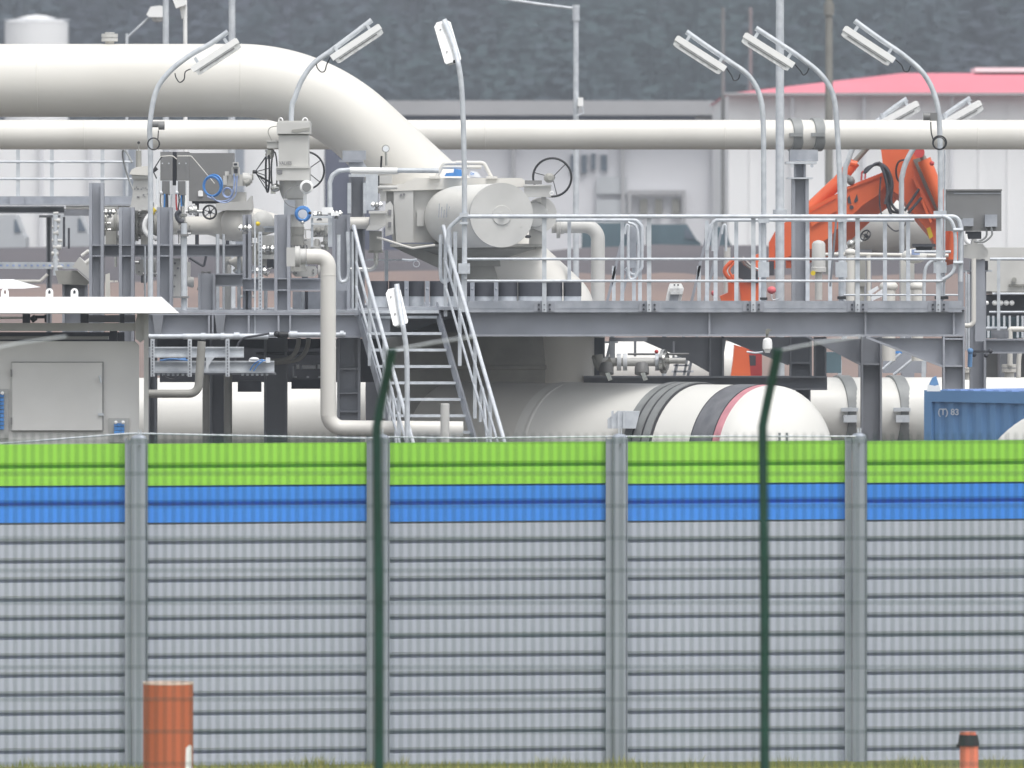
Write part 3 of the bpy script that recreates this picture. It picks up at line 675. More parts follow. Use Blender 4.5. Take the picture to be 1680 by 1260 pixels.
part(l1, 'cable_coil', MB().ring((252, 236, 114.65), 9.5, 1.3, (0, 1, 0), 24).tube([(260, 214), (259, 228)], 1, 114.65, 6), 'black')
l2 = side_lamp('bent pole lamp rising behind the tall lettered actuator', [(478, 330), (478, 190), (484, 160), (496, 130), (515, 104), (545, 82), (580, 56), (610, 33)], (541, 91), (621, 38), 116.4, [(536, 106), (533, 116), (527, 118), (521, 112), (519, 105)])
l3 = back_lamp('bent pole lamp turned away from us above the stairs, its head against the hill', [(762, 458), (762, 300), (760, 200), (757, 140), (752, 105), (744, 70), (728, 30)], (744, 102), (724, 34), 114.6, 14)
part(l3, 'bracket', MB().box(754, 349, 768, 356, 114.5, .12).box(754, 364, 768, 368, 114.5, .12).box(752, 432, 771, 449, 114.5, .12).bolts([(755, 436), (768, 436), (755, 445), (768, 445)], 114.48, 1.4), 'galv')
part(l3, 'pole_foot', MB().box(757, 449, 766, 512, 114.6, .05), 'galv')
part(l3, 'cable', MB().tube([(768, 512), (766, 530), (758, 548), (735, 556)], 1.1, 114.4, 6, smooth=5), 'black')
kw = dict(sgn=-1)
l4 = side_lamp('bent pole lamp leaning left, first of three right of centre', [(1253, 494), (1253, 300), (1252, 200), (1246, 155), (1228, 124), (1200, 103), (1160, 76), (1126, 52)], (1193, 109), (1112, 57), 115.6, [(1200, 124), (1204, 132), (1211, 130), (1214, 122)], sgn=-1)
part(l4, 'bracket', MB().box(1244, 357, 1262, 366, 115.5, .12).box(1244, 430, 1262, 455, 115.5, .12), 'galv')
part(l4, 'pole_foot', MB().box(1247, 488, 1259, 492, 115.5, .12), 'black')
l5 = side_lamp('bent pole lamp overlapping the thick mast', [(1380, 494), (1379, 340), (1374, 220), (1368, 160), (1350, 126), (1318, 98), (1280, 72), (1240, 46)], (1305, 103), (1224, 52), 115.6, [(1313, 116), (1318, 123), (1324, 119), (1327, 112)], sgn=-1)
part(l5, 'bracket', MB().box(1371, 352, 1390, 364, 115.5, .12).box(1371, 430, 1390, 455, 115.5, .12), 'galv')
part(l5, 'handle', MB().cyl((1362, 470, 115.4), (1372, 360, 115.4), 2, 6), 'steeld')
part(l5, 'pole_foot', MB().box(1374, 486, 1388, 491, 115.5, .12), 'black')
l6 = side_lamp('rightmost bent pole lamp with a camera and a cable coil on its pole', [(1543, 494), (1543, 300), (1541, 200), (1534, 158), (1516, 122), (1484, 92), (1445, 65), (1402, 34)], (1470, 95), (1388, 41), 115.3, [(1479, 107), (1483, 116), (1490, 117), (1494, 108)], sgn=-1)
c_ = part(l6, 'camera', MB().cyl((1515, 191, 115.1), (1526, 191, 115.1), 6.5, 14).box(1526, 185, 1538, 198, 115.1, .1), 'cab')
part(l6, 'cable_coil', MB().ring((1541.5, 234, 115.0), 11, 1.6, (0, 1, 0), 28).ring((1541, 235, 114.97), 9.5, .9, (0.1, 1, 0), 28).tube([(1527, 200), (1528, 218), (1532, 232)], 1.2, 115.0, 6, smooth=4), 'black')
part(l6, 'conduit', MB().cyl((1550, 246, 115.35), (1549, 492, 115.35), 1.6, 8).box(1532, 346, 1553, 352, 115.25, .1).box(1532, 430, 1553, 448, 115.25, .1), 'galv')
part(l6, 'pole_foot', MB().box(1534, 486, 1556, 491, 115.2, .12), 'black')
l7 = back_lamp('small white lamp on a bent pole in front of the stairs', [(668, 760), (668, 640), (667, 580), (662, 540), (655, 500), (650, 466)], (658, 533), (643, 474), 112, 12.5)
part(l7, 'pole_stem', MB().cyl((668, GY(112), 112), (668, 755, 112), 5, 12), 'galv')
l8 = T('bent_pole_lamp', 'small white lamp head facing us just above the toe board', 'lamp', (1103, 560, 121.8), LG)
part(l8, 'lamp_housing', MB().prism([(1096, 473), (1099, 465), (1118, 465), (1122, 473), (1106, 545), (1082, 545)], 121.8, .1), 'white')
part(l8, 'end_cap', MB().box(1099, 473.2, 1120, 483, 121.7, .09), 'diff'); part(l8, 'lamp_cover', MB().prism([(1100, 483), (1114, 483), (1102, 545), (1088, 545)], 121.75, .045), 'galvt')
part(l8, 'screw', MB().bolts([(1106.5, 467.5), (1112.5, 467.5)], 121.79, 1.5), 'black'); part(l8, 'pole', MB().cyl((1090, 545, 121.9), (1086, GY(121.9), 121.9), 4, 10), 'galv')
side_lamp('tilted lamp peeping over the long pipe, left of the coiled cable', [(1385, 560), (1385, 310), (1392, 262), (1410, 228), (1450, 190), (1488, 162)], (1437, 201), (1504, 164), 132)
side_lamp('tilted lamp peeping over the long pipe, right of the coiled cable', [(1481, 560), (1479, 330), (1481, 285), (1493, 253), (1512, 228), (1550, 190), (1592, 161)], (1540, 201), (1607, 163), 132)

# ================================================================ SHELTER, left foreground
sh = T('equipment_shelter', 'pale equipment shelter with white hipped roof at lower left', 'shelter', (100, GY(107), 107))
wp = part(sh, 'wall_panel', MB().prism([(-150, 560), (222, 560), (228, 567), (228, GY(107)), (-150, GY(107))], 107, .06), 'shelter')
d = part(sh, 'door', MB().box(20, 595, 168, 706, 106.95, .046), 'shelter')
part(d, 'hinge', MB().box(17.5, 606, 19.5, 618, 106.93, .06).box(17.5, 685, 19.5, 697, 106.93, .06), 'cab')
part(d, 'handle', MB().cyl((163, 616, 106.9), (166, 628, 106.9), 2, 8).box(161, 678, 170, 682, 106.92, .03), 'galv')
part(sh, 'door_gap', MB().box(18.8, 593.6, 169.4, 594.6, 106.96, .035).box(168.6, 594.6, 169.4, 706, 106.96, .035).box(18.8, 706.4, 169.4, 707.4, 106.96, .035), 'cab')
def socket(x0, y0, x1, y1, nx, ny):
    f = part(sh, 'socket_frame', MB().box(x0 - 9, y0 - 8, x1 + 8, y1 + 14, 106.97, .025), 'shelterf')
    m = MB()
    for i in range(nx):
        for j in range(ny):
            cx_ = x0 + (x1 - x0) * (i + .5) / nx; cy = y0 + (y1 - y0) * (j + .5) / ny
            m.box(cx_ - 2.6, cy - 2.6, cx_ + 2.6, cy + 2.6, 106.93, .04)
    part(f, 'socket_block', m, 'blue'); part(f, 'socket_cap', MB().sph((x0 + 3, y0 - 1, 106.9), 3).sph((x1 - 2, y0 - 1, 106.9), 3), 'white')
socket(187, 694, 204, 712, 3, 3); socket(-8, 646, 6, 705, 3, 9)
part(sh, 'corner_post', MB().box(236, 514.5, 243.5, GY(106.8), 106.8, .06), 'shelterf')
part(sh, 'top_beam', MB().box(-150, 530, 225, 543, 106.9, .1).prism([(225, 515), (237, 515), (237, 556), (230, 562), (222, 556), (222, 530)], 106.85, .12), 'shelterf')
part(sh, 'shaded_rail', MB().box(-150, 552, 178, 557, 107.4, .1), 'shelterf')
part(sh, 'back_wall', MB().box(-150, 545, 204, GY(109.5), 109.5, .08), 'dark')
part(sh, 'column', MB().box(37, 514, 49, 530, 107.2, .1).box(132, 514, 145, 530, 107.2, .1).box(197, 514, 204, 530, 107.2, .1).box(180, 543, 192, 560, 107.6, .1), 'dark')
part(sh, 'louvre_slat', MB().box(145, 517, 222, 529, 108.4, .05), 'steeld')
part(sh, 'pipe_stub', MB().cyl((-20, 521.5, 107.4), (38, 521.5, 107.4), 2, 8), 'white')
part(sh, 'floodlight', MB().cyl((52, 519, 107.3), (58, 527, 107.3), 5, 12).cyl((55, 520, 107.3), (74, 520, 107.3), 2.5, 8).box(73, 516, 76, 529, 107.2, .1), 'black')
rf = MB(); ya, yb, Da, Db = 513.5, 487, 106.3, 108.6
a = [P(-200, ya, Da), P(294, ya, Da), P(265, yb, Db), P(-200, yb, Db)]; zlow = P(0, ya, Da).z
back = [Vector((P(262, 0, 110.9).x, 2 * Db - Da, zlow)), Vector((a[0].x, 2 * Db - Da, zlow))]
rf.add(a + back, [(0, 1, 2, 3), (3, 2, 4, 5), (1, 4, 2), (5, 4, 1, 0)])
part(sh, 'roof', rf, 'roofw'); part(sh, 'roof_edge', MB().box(-200, 513.7, 294, 515, 106.31, .04), 'shelterf')
for x in (8, 81, 122):
    z = MB().lathe((x, 480, 108.55), (0, 1, 0), [(0, 6.2), (5, 6.2)], 20)
    z = MB()
    A = [P(x + 6 * math.cos(t), 479 - 6 * math.sin(t), 108.5) for t in [math.pi * i / 10 for i in range(11)]]
    rr = [P(x + 2.2 * math.cos(t), 479 - 3.2 * math.sin(t), 108.5) for t in [math.pi * i / 10 for i in range(11)]]
    o = Vector((0, .05, 0)); z.add(A + rr + [q + o for q in A] + [q + o for q in rr], [(i, i + 1, 12 + i, 11 + i) for i in range(10)] + [(22 + i, 33 + i, 34 + i, 23 + i) for i in range(10)] + [(i, 22 + i, 23 + i, i + 1) for i in range(10)] + [(11 + i, 12 + i, 34 + i, 33 + i) for i in range(10)])
    z.box(x - 6, 482, x + 6, 490, 108.5, .05).box(x - 6, 479, x - 2.2, 482, 108.5, .05).box(x + 2.2, 479, x + 6, 482, 108.5, .05)
    part(sh, 'lifting_eye', z, 'white')
s2 = T('small_canopy', 'second small white hipped roof at the left edge behind the lifting eyes', 'canopy', (-40, GY(113), 113))
a = [P(-200, 473.5, 112), P(39, 473.5, 112), P(22, 458, 114), P(-200, 458, 114)]; zl = a[0].z
part(s2, 'roof', MB().add(a + [Vector((a[1].x, 116, zl)), Vector((a[0].x, 116, zl))], [(0, 1, 2, 3), (3, 2, 4, 5), (1, 4, 2), (5, 4, 1, 0)]), 'roofw')
part(s2, 'leg', MB().box(-60, 474, -52, GY(113), 113, .1), 'steel')
# ================================================================ LEFT STEEL RACK
rk = T('pipe_rack', 'grey steel column rack on the left part of the deck carrying valves', 'steel rack', (400, GY(115), 115))
part(rk, 'front_girder', MB().hb(243, 640, 514, 554, 115, .25, 3), 'steel')
sm = MB()
for x in (343, 349, 408, 457, 476): sm.stiff(x, 517.2, 550.8, 115, .25)
part(rk, 'stiffener', sm, 'steel')
part(rk, 'girder_bracket', MB().prism([(250, 517), (268, 517), (264, 550), (254, 550)], 114.97, .12).prism([(352, 517), (370, 517), (366, 548), (356, 548)], 114.97, .12), 'steeld')
part(rk, 'deck_plate', MB().box(243, 509, 640, 513.5, 115.0, 5), 'galvt')
part(rk, 'rear_girder', MB().hb(243, 640, 514, 554, 119.8, .25, 3), 'steel')
for (x0, x1, y0, D) in ((146, 170, 300, 116.2), (195, 220, 340, 116), (257.5, 283, 340, 115.6), (398, 412, 352, 116), (450, 476, 352, 115.3), (545, 574, 352, 116.2)):
    part(rk, 'column', MB().vb(x0, x1, y0, 513.6 if x0 > 240 else GY(D), D, .26, 5), 'steel')
for (x0, x1, D) in ((146, 170, 116.2), (195, 220, 116), (257.5, 283, 115.6)):
    part(rk, 'column_stiffener', MB().box(x0 + 5, 401, x1 - 5, 403.2, D + .005, .12), 'steel'); part(rk, 'column_stiffener', MB().box(x0 + 5, 418.8, x1 - 5, 421, D + .005, .12), 'steel')
for (x0, x1, D) in ((398, 412, 116), (450, 476, 115.3)):
    part(rk, 'column_stiffener', MB().box(x0 + 5, 456, x1 - 5, 458.2, D + .005, .12), 'steel'); part(rk, 'column_stiffener', MB().box(x0 + 5, 474.8, x1 - 5, 477, D + .005, .12), 'steel')
part(rk, 'cross_rail', MB().hb(151, 400, 401, 421, 116.4, .2, 2.4).box(168.5, 404, 171.5, 419, 116.38, .08).box(218.5, 404, 221.5, 419, 116.38, .08).box(281.5, 404, 284.5, 419, 116.38, .08), 'steeld')
part(rk, 'cross_rail', MB().hb(325, 398, 449, 470, 115.7, .2, 2.4).box(348, 451.5, 351, 467.5, 115.68, .08), 'steeld')
part(rk, 'cross_rail', MB().hb(398, 526, 456, 477, 115.8, .2, 2.4).box(552, 456, 570, 477, 115.6, .05), 'steel')
part(rk, 'short_column', MB().vb(325, 353, 449, 513.4, 115.5, .2, 4), 'steeld')
part(rk, 'slotted_upright', MB().box(417, 360, 419.5, 550, 115.1, .04).box(424, 380, 430, 513, 115.15, .04), 'galv')
sl = MB()
for y in range(384, 512, 6): sl.box(426, y, 428, y + 3, 115.14, .008)
part(rk, 'slot', sl, 'steeld')
part(rk, 'web_panel', MB().box(480, 478, 552, 513, 117.5, .03), 'galvt')
for x0, x1, D in ((553, 591, 116),):
    c = part(rk, 'leg', MB().vb(x0, x1, 554, GY(D), D, .26, 4), 'steel')
    part(c, 'stiffener', MB().box(x0 + 4, 604, x1 - 4, 606.5, D, .12).box(x0 + 4, 644, x1 - 4, 646.5, D, .12).box(x0 + 4, 674, x1 - 4, 676.5, D, .12), 'steel')
for x0, x1, D in ((433, 471, 117.5), (344, 372, 117.5), (242, 257, 116.5)):
    part(rk, 'leg', MB().vb(x0, x1, 554, GY(D), D, .26, 4), 'steeld')
part(rk, 'leg', MB().cyl((338, 600, 116.9), (338, GY(116.9), 116.9), 6, 14).cyl((374, 600, 116.9), (374, GY(116.9), 116.9), 7, 14), 'beiged')
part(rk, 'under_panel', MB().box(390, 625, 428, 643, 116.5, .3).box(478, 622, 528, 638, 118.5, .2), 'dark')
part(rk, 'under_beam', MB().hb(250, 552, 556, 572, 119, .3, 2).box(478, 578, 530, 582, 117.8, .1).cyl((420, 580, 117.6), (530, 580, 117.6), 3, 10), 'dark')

# stainless conduit along girder
cd = T('conduit_run', 'grey conduit pipe hanging along the bottom of the left girder', 'conduit', (400, 552, 114.6))
part(cd, 'tube', MB().cyl((243, 552, 114.7), (305, 552, 114.7), 4, 12).cyl((300, 552, 114.7), (440, 552, 114.7), 4.8, 12).cyl((442, 549, 114.7), (567, 549, 114.7), 3.8, 12), 'galv')
part(cd, 'coupling', MB().cyl((330, 552, 114.7), (337, 552, 114.7), 6, 12).cyl((362, 552, 114.7), (368, 552, 114.7), 6, 12).cyl((384, 551, 114.7), (393, 551, 114.7), 6, 12).cyl((475, 549, 114.7), (488, 549, 114.7), 6, 12).cyl((558, 548, 114.7), (564, 548, 114.7), 5.5, 12), 'galv')
part(rk, 'shade_backdrop', MB().box(262, 556, 640, 627, 120.6, .5), 'dark')  # added dark box that stands in for deep shade under the deck
part(cd, 'black_wrap', MB().cyl((455, 549, 114.66), (473, 549, 114.66), 5.2, 10).sph((454, 548, 114.6), 5), 'black')
one('black_cable', MB().tube([(386, 592), (387, 578), (392, 562), (402, 554), (420, 551), (442, 547)], 1.8, 114.3, 8, smooth=6), 'dark', 'thick dark cable arching down beside the cable tray', 'cable')
# curved grey hoses under deck
for i, (x, xx) in enumerate(((490, 462), (506, 470))):
    one('grey_hose', MB().tube([(x, 552), (x - 1, 566), (x - 8, 582), (x - 22, 590 + i), (xx - 20, 592 + i * 3)], 4, 117.0 + i * .2, 10, smooth=6), 'beiged', ('inner' if i == 0 else 'outer') + ' grey hose curving under the deck beside the riser pipe', 'hose')
# cable trays
ct = T('cable_tray', 'galvanised cable tray stack with blue cables under the left girder', 'cable tray', (340, 600, 113))
part(ct, 'tray_side', MB().box(243, 569, 400, 571.5, 113, .05).box(243, 571.5, 400, 584, 113.03, .01).box(243, 584, 400, 586.5, 113, .05), 'galv')
part(ct, 'tray_side', MB().box(250, 592, 450, 594.5, 113.2, .05).box(250, 594.5, 450, 608.5, 113.23, .01).box(250, 608.5, 450, 611.5, 113.2, .05), 'galv')
part(ct, 'tray_bottom', MB().box(250, 612, 452, 615, 113.3, .3), 'steeld')
sl = MB()
for x in list(range(258, 310, 8)) + list(range(396, 440, 8)): sl.box(x, 613, x + 4, 616.5, 113.26, .03)
part(ct, 'tray_slot', sl, 'galv')
for x in (247, 308, 370): 
    u = part(ct, 'hanger', MB().box(x, 556, x + 6.5, 618, 112.9, .05), 'galv')
    sl = MB()
    for y in range(559, 616, 5): sl.box(x + 2.3, y, x + 4.3, y + 3, 112.89, .008)
    part(u, 'slot', sl, 'steeld')
part(ct, 'brace', MB().prism([(338, 586), (352, 586), (342, 600), (342, 611), (338, 611)], 112.95, .04), 'galv')
one('blue_cable', MB().tube([(268, 590), (285, 589), (300, 590.5), (308, 591)], 1.6, 113.15, 6, smooth=4).tube([(262, 591), (280, 590.5), (305, 588)], 1.2, 113.2, 6, smooth=4), 'blue', 'blue cables lying between the two cable trays', 'cable')
one('blue_cable', MB().tube([(410, 608), (416, 598), (425, 592), (432, 590)], 1.2, 113.05, 6, smooth=4).tube([(416, 609), (422, 600), (430, 593), (436, 591)], 1.2, 113.05, 6, smooth=4), 'blue', 'blue cables bending over the tray edge by the dark leg', 'cable')
one('thin_cable_loop', MB().tube([(268, 615), (275, 620), (285, 622), (292, 618), (296, 613)], .9, 113.1, 6, smooth=5), 'black', 'thin black cable loop sagging below the cable tray', 'cable')
one('shrouded_fitting', MB().box(408, 590, 440, 594, 113.1, .1).sph((417, 589, 113), 5, (1.6, 1, .6)).box(436, 587, 443, 595, 113, .1), 'contw', 'white and blue cable fitting on top of the lower tray', 'fitting')
one('white_chair_frame', MB().box(480, 600, 482.5, 620, 118, .05).box(480, 617.5, 487, 620, 118, .05).box(486, 598, 491, 605, 118, .05).box(521, 598, 525, 605, 118, .05).box(495, 599, 518, 605, 118.1, .05).box(503, 617, 507, 620, 118, .05).box(522, 617, 530, 620, 118, .05), 'contw', 'small white framed gauge panel under the deck beside the riser pipe', 'panel')

# ================================================================ VALVES ON THE RACK
def flange(m, x, y, D, r, w_=5, ax=(1, 0, 0)): return m.lathe((x, y, D), ax, [(0, r), (w_, r)], 22)
def handwheel(par, c, R, nrm, m='black', sp=4, r=1.5, a0=0, a1=360, ph=20, hub=3, cone=.25):
    w_ = part(par, 'handwheel', MB().ring(c, R, r, nrm, 36, 7, a0, a1), m)
    A = P(*c); k = A.y / FPX; u, v_ = frame(Vector(nrm)); n_ = Vector(nrm).normalized(); s_ = MB(); H = A + n_ * R * k * cone
    for i in range(sp):
        t = R_(ph + 360 * i / sp); s_.tubew([H, A + (u * math.cos(t) + v_ * math.sin(t)) * R * k], .75 * k, 6)
    s_.tubew([H - n_ * 3 * k, H + n_ * 4 * k], hub * k, 8); part(w_, 'spokes', s_, m); return w_
def smallvalve(label, x, y, D, s=1.0, m='chrome', wheel=False, cat='valve'):
    t = T('needle_valve', label, cat, (x, y + 8 * s, D), 'small bright valves on the rack')
    part(t, 'body', MB().cyl((x - 12 * s, y, D), (x + 12 * s, y, D), 3.6 * s, 10).sph((x, y, D), 6 * s).lathe((x - 9 * s, y, D), (1, 0, 0), [(0, 6.5 * s), (3.5 * s, 6.5 * s)], 6).lathe((x + 6 * s, y, D), (1, 0, 0), [(0, 6.5 * s), (3.5 * s, 6.5 * s)], 6), m)
    part(t, 'stem', MB().lathe((x, y + 2 * s, D), (0, 0, -1), [(0, 3 * s), (6 * s, 3 * s), (6.2 * s, 5 * s), (9 * s, 5 * s)], 8), 'cab')
    return t
# ball valves between columns
for lab, x0, x1, yc, r in (('dull steel ball valve between the first two rack columns', 168, 196, 366, 21), ('grey ball valve with large flange between the second and third rack columns', 218, 262, 370, 26)):
    t = T('ball_valve', lab, 'valve', ((x0 + x1) / 2, yc + r, 117), 'ball valves on the rack')
    xm = (x0 + x1) / 2
    part(t, 'body', MB().sph((xm, yc, 117.2), r * .86).cyl((x0 - 6, yc, 117.2), (x1 + 6, yc, 117.2), r * .6, 20), 'beige')
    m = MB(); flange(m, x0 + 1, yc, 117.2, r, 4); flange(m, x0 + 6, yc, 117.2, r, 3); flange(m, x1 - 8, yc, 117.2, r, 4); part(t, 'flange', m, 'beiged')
    bm = MB()
    for i in range(10):
        a = i * .628; bm.cyl((x0 - 2, yc + r * .86 * math.sin(a), 117.2 + r * .86 * math.cos(a) / S(117)), (x0 + 14, yc + r * .86 * math.sin(a), 117.2 + r * .86 * math.cos(a) / S(117)), 1.7, 6)
    part(t, 'stud', bm, 'chrome'); part(t, 'neck', MB().lathe((xm, yc - r * .7, 117.2), (0, 0, 1), [(0, 9), (8, 9), (8.1, 13), (12, 13)], 16), 'beige')
    part(t, 'foot', MB().box(xm - 9, yc + r * .6, xm + 9, 401, 117, .2), 'beiged')
va = T('valve_actuator', 'stubby pale valve actuator with speckled body by the first bent lamp', 'actuator', (233, 345, 116.8))
part(va, 'body', MB().prism([(214, 338), (217, 322), (219, 296), (242, 296), (246, 322), (250, 338)], 116.7, .35), 'beige')
part(va, 'plate', MB().box(216, 283, 246, 293, 116.65, .35).box(219, 293, 242, 296, 116.7, .3), 'beige')
part(va, 'gear_housing', MB().prism([(212, 286), (216, 278), (224, 274), (246, 272), (250, 280), (244, 288)], 116.6, .5), 'pipe')
part(va, 'indicator_stem', MB().cyl((227.5, 274, 116.8), (227.5, 247, 116.8), 4.6, 12).cyl((227.5, 247, 116.8), (227.5, 236, 116.8), 1.1, 6), 'beiged')
part(va, 'knob', MB().sph((227.5, 234, 116.8), 2.4), 'black')
rng = random.Random(5); bm = MB()
for i in range(12): x = rng.uniform(220, 243); y = rng.uniform(305, 323); bm.box(x, y, x + rng.uniform(1, 3), y + rng.uniform(1, 2.5), 116.69, .02)
part(va, 'nameplate_marks', bm, 'letter')
part(va, 'handwheel', MB().tube([(258, 276), (253, 280), (250, 280)], 2.6, 116.5, 8).tube([(251, 280), (262, 262), (266, 257)], 1.1, 116.5, 6).tube([(251, 280), (257, 293)], 1.1, 116.5, 6).sph((251, 280, 116.5), 3.4), 'black')
part(va, 'base', MB().box(213, 338, 251, 345, 116.7, .35), 'beige')
hw = T('large_handwheel', 'dark rim of a handwheel seen edge on left of the stubby actuator', 'handwheel', (215, 330, 118))
part(hw, 'rim', MB().ring((217, 288, 118), 44, 1.6, (1, .22, .35), 30, 6, 90, 330), 'band')

# control cabinet group
cb = T('control_cabinet', 'large grey control cabinet behind the blue hose coil', 'cabinet', (335, 400, 117.6))
part(cb, 'body', MB().box(310, 251, 383, 330, 118.6, .5), 'cab'); part(cb, 'sign', MB().prism([(325, 322), (325, 314), (327, 312.5), (331, 312.5), (333, 314), (333, 322)], 118.58, .015), 'white')
part(cb, 'base_frame', MB().box(315, 330, 378, 334, 118.65, .4).box(320, 334, 326, 402, 118.7, .1).box(370, 334, 376, 402, 118.7, .1), 'dark')
cb = T('control_cabinet', 'dark grey twin cabinet with rounded wiring boxes beside the large cabinet', 'cabinet', (285, 400, 117.2))
part(cb, 'body', MB().box(263, 249, 283, 296, 117.2, .4).box(290, 249, 309.4, 296, 117.2, .4), 'cab')
part(cb, 'bolt', MB().bolts([(266.5, 268), (277, 268), (294, 268), (305, 268)], 117.18, 1.3), 'galv')
part(cb, 'channel', MB().box(283.2, 249, 289.8, 304, 117.3, .3), 'dark')
for x in (263, 289):
    b_ = part(cb, 'wiring_box', MB().box(x + 3, 297, x + 15, 320, 117.1, .3), 'cab'); part(b_, 'frame', MB().box(x, 296.5, x + 2.5, 318, 117.05, .1).sph((x + 1, 316, 117), 3).box(x + 15.5, 297, x + 17, 318, 117.1, .1), 'contw')
part(cb, 'leg', MB().box(270, 320, 274, 401, 117.2, .1).box(296, 320, 300, 401, 117.2, .1), 'steeld')
for i, (x, m) in enumerate(((264, 'mast'), (270, 'blue'), (274, 'dark'), (282, 'galv'), (289, 'red'), (293, 'dark'), (298, 'blue'), (302, 'teal'))):
    one('wiring_hose', MB().tube([(x, 318), (x + (i % 3 - 1), 330), (x + 1 - i % 2 * 2, 345)], 1.5, 117.0 + .02 * i, 6, smooth=3), m, ['brown', 'blue', 'dark', 'grey', 'reddish', 'black', 'bright blue', 'teal'][i] + ' wiring hose, number %s from the left below the twin cabinet' % ['one', 'two', 'three', 'four', 'five', 'six', 'seven', 'eight'][i], 'hose', 'wiring hoses below the twin cabinet')
one('impulse_line', MB().tube([(262, 257), (277, 255.5), (284, 256), (290, 261)], .9, 116.9, 6, bend=4).tube([(291, 256), (314, 256), (352, 301)], .9, 116.9, 6, bend=4), 'pipe', 'thin cream tubing bent across the grey cabinets', 'tube')
one('blue_hose_coil', MB().ring((349, 305, 116.6), 17, 1.8, (.55, 1, 0), 30, 6).ring((348, 306, 116.62), 15.5, 1.6, (.5, 1, .1), 30, 6).ring((350, 304, 116.58), 17.5, 1.4, (.6, 1, -.1), 30, 6).ring((347.5, 305, 116.55), 16, 1.3, (.5, 1, .05), 30, 6), 'blue', 'coil of bright blue hose hung in front of the large grey cabinet', 'hose')
one('pale_blue_tubes', MB().ring((373, 316, 116.4), 8, 1.1, (.3, 1, 0), 24, 6).ring((373.5, 316, 116.42), 6.8, .9, (.3, 1, .1), 24, 6).tube([(340, 322), (352, 328), (366, 330), (378, 325), (383, 312), (386, 290)], 1.2, 116.4, 6, smooth=6).tube([(347, 322), (357, 330), (372, 332), (385, 322), (388, 308), (389, 288)], 1.2, 116.38, 6, smooth=6).tube([(384, 285), (384, 305), (380, 318)], 1.4, 116.35, 6, smooth=4), 'bluel', 'pale blue tubing looped from the hose coil up to the ribbed actuator', 'tube')
# central ball valve with small actuator
bv = T('ball_valve', 'large round bodied pale valve with a square actuator, left of the tall actuator', 'valve', (390, 400, 117.4), 'ball valves on the rack')
part(bv, 'body', MB().sph((392, 366, 117.5), 30, n=24).lathe((340, 370, 117.8), (1, 0, 0), [(-58, 15), (0, 15), (8, 17), (26, 24), (52, 26)], 28).lathe((392, 366, 117.8), (1, 0, 0), [(0, 26), (30, 24), (60, 15), (64, 15)], 28), 'pipe')
part(bv, 'bonnet', MB().prism([(354, 345), (354, 334), (368, 331), (404, 331), (412, 321), (414, 345)], 117.2, .8).box(377, 315, 403, 331, 117.5, .4), 'beige')
a_ = part(bv, 'actuator_box', MB().box(366, 288, 372, 303, 117.2, .3).box(372, 286, 398, 305, 117.3, .4).lathe((398, 294, 117.5), (1, 0, 0), [(0, 11), (10, 10), (14, 7), (16, 7)], 20).box(369, 281, 375, 288, 117.2, .2), 'beige')
part(a_, 'end_cap', MB().lathe((402, 301, 117.3), (1, 0, .3), [(0, 6), (8, 5)], 12), 'beiged')
part(bv, 'position_switch', MB().box(382, 266, 391, 274, 117.2, .15).box(380, 274, 393, 288, 117.25, .15), 'beige')
part(bv, 'switch_window', MB().box(383.5, 268, 389, 271, 117.19, .02).box(384, 277, 390, 284, 117.24, .02), 'dark')
part(bv, 'plate_disc', MB().lathe((414, 288, 117.5), (1, 0, 0), [(0, 7.5), (1.5, 7.5)], 20), 'beiged')
part(bv, 'foot', MB().box(380, 388, 404, 396, 117.5, .4), 'beige')
t = T('gate_valve', 'bright small gate valve with black spoked wheel in front of the round bodied valve', 'valve', (322, 356, 116.5))
part(t, 'body', MB().cyl((305, 347, 116.5), (336, 347, 116.5), 3, 10).lathe((308, 345, 116.5), (1, 0, 0), [(0, 4), (3, 8), (7, 8), (7.2, 4), (9, 4), (9.2, 8.5), (15, 8.5), (16, 4)], 14), 'chrome')
handwheel(t, (344, 348, 116.3), 11, (.2, 1, 0), 'black', 6, 1.7)
part(t, 'packing', MB().tube([(296, 346), (290, 352), (294, 362), (302, 364)], 4, 116.6, 8, smooth=4), 'dark')
# insulated hose with yellow tape
t = T('braided_hose', 'white ribbed hose with yellow tape curling between rack columns', 'hose', (245, 392, 115.9))
part(t, 'hose', MB().tube([(258, 336), (255, 346), (246, 352), (239, 362), (237, 374), (243, 385), (257, 391), (264, 391)], 3.8, 115.9, 12, smooth=6), 'white')
part(t, 'tape', MB().cyl((255, 343, 115.9), (246.5, 352, 115.9), 5, 12), 'yellow')
one('thin_riser', MB().tube([(261, 288), (258, 300), (258, 338)], 2.2, 116, 8), 'contw', 'thin white riser tube behind the yellow taped hose', 'tube')
t = T('pipe_stand', 'galvanised stand pipe rising through the left rack', 'pipe', (302, 513, 115.2))
part(t, 'tube', MB().cyl((302, 513, 115.2), (302, 366, 115.2), 5, 14), 'galv'); part(t, 'clip', MB().box(295, 384, 309, 388, 115.1, .1).box(282, 486, 310, 489, 115.1, .1), 'cab')
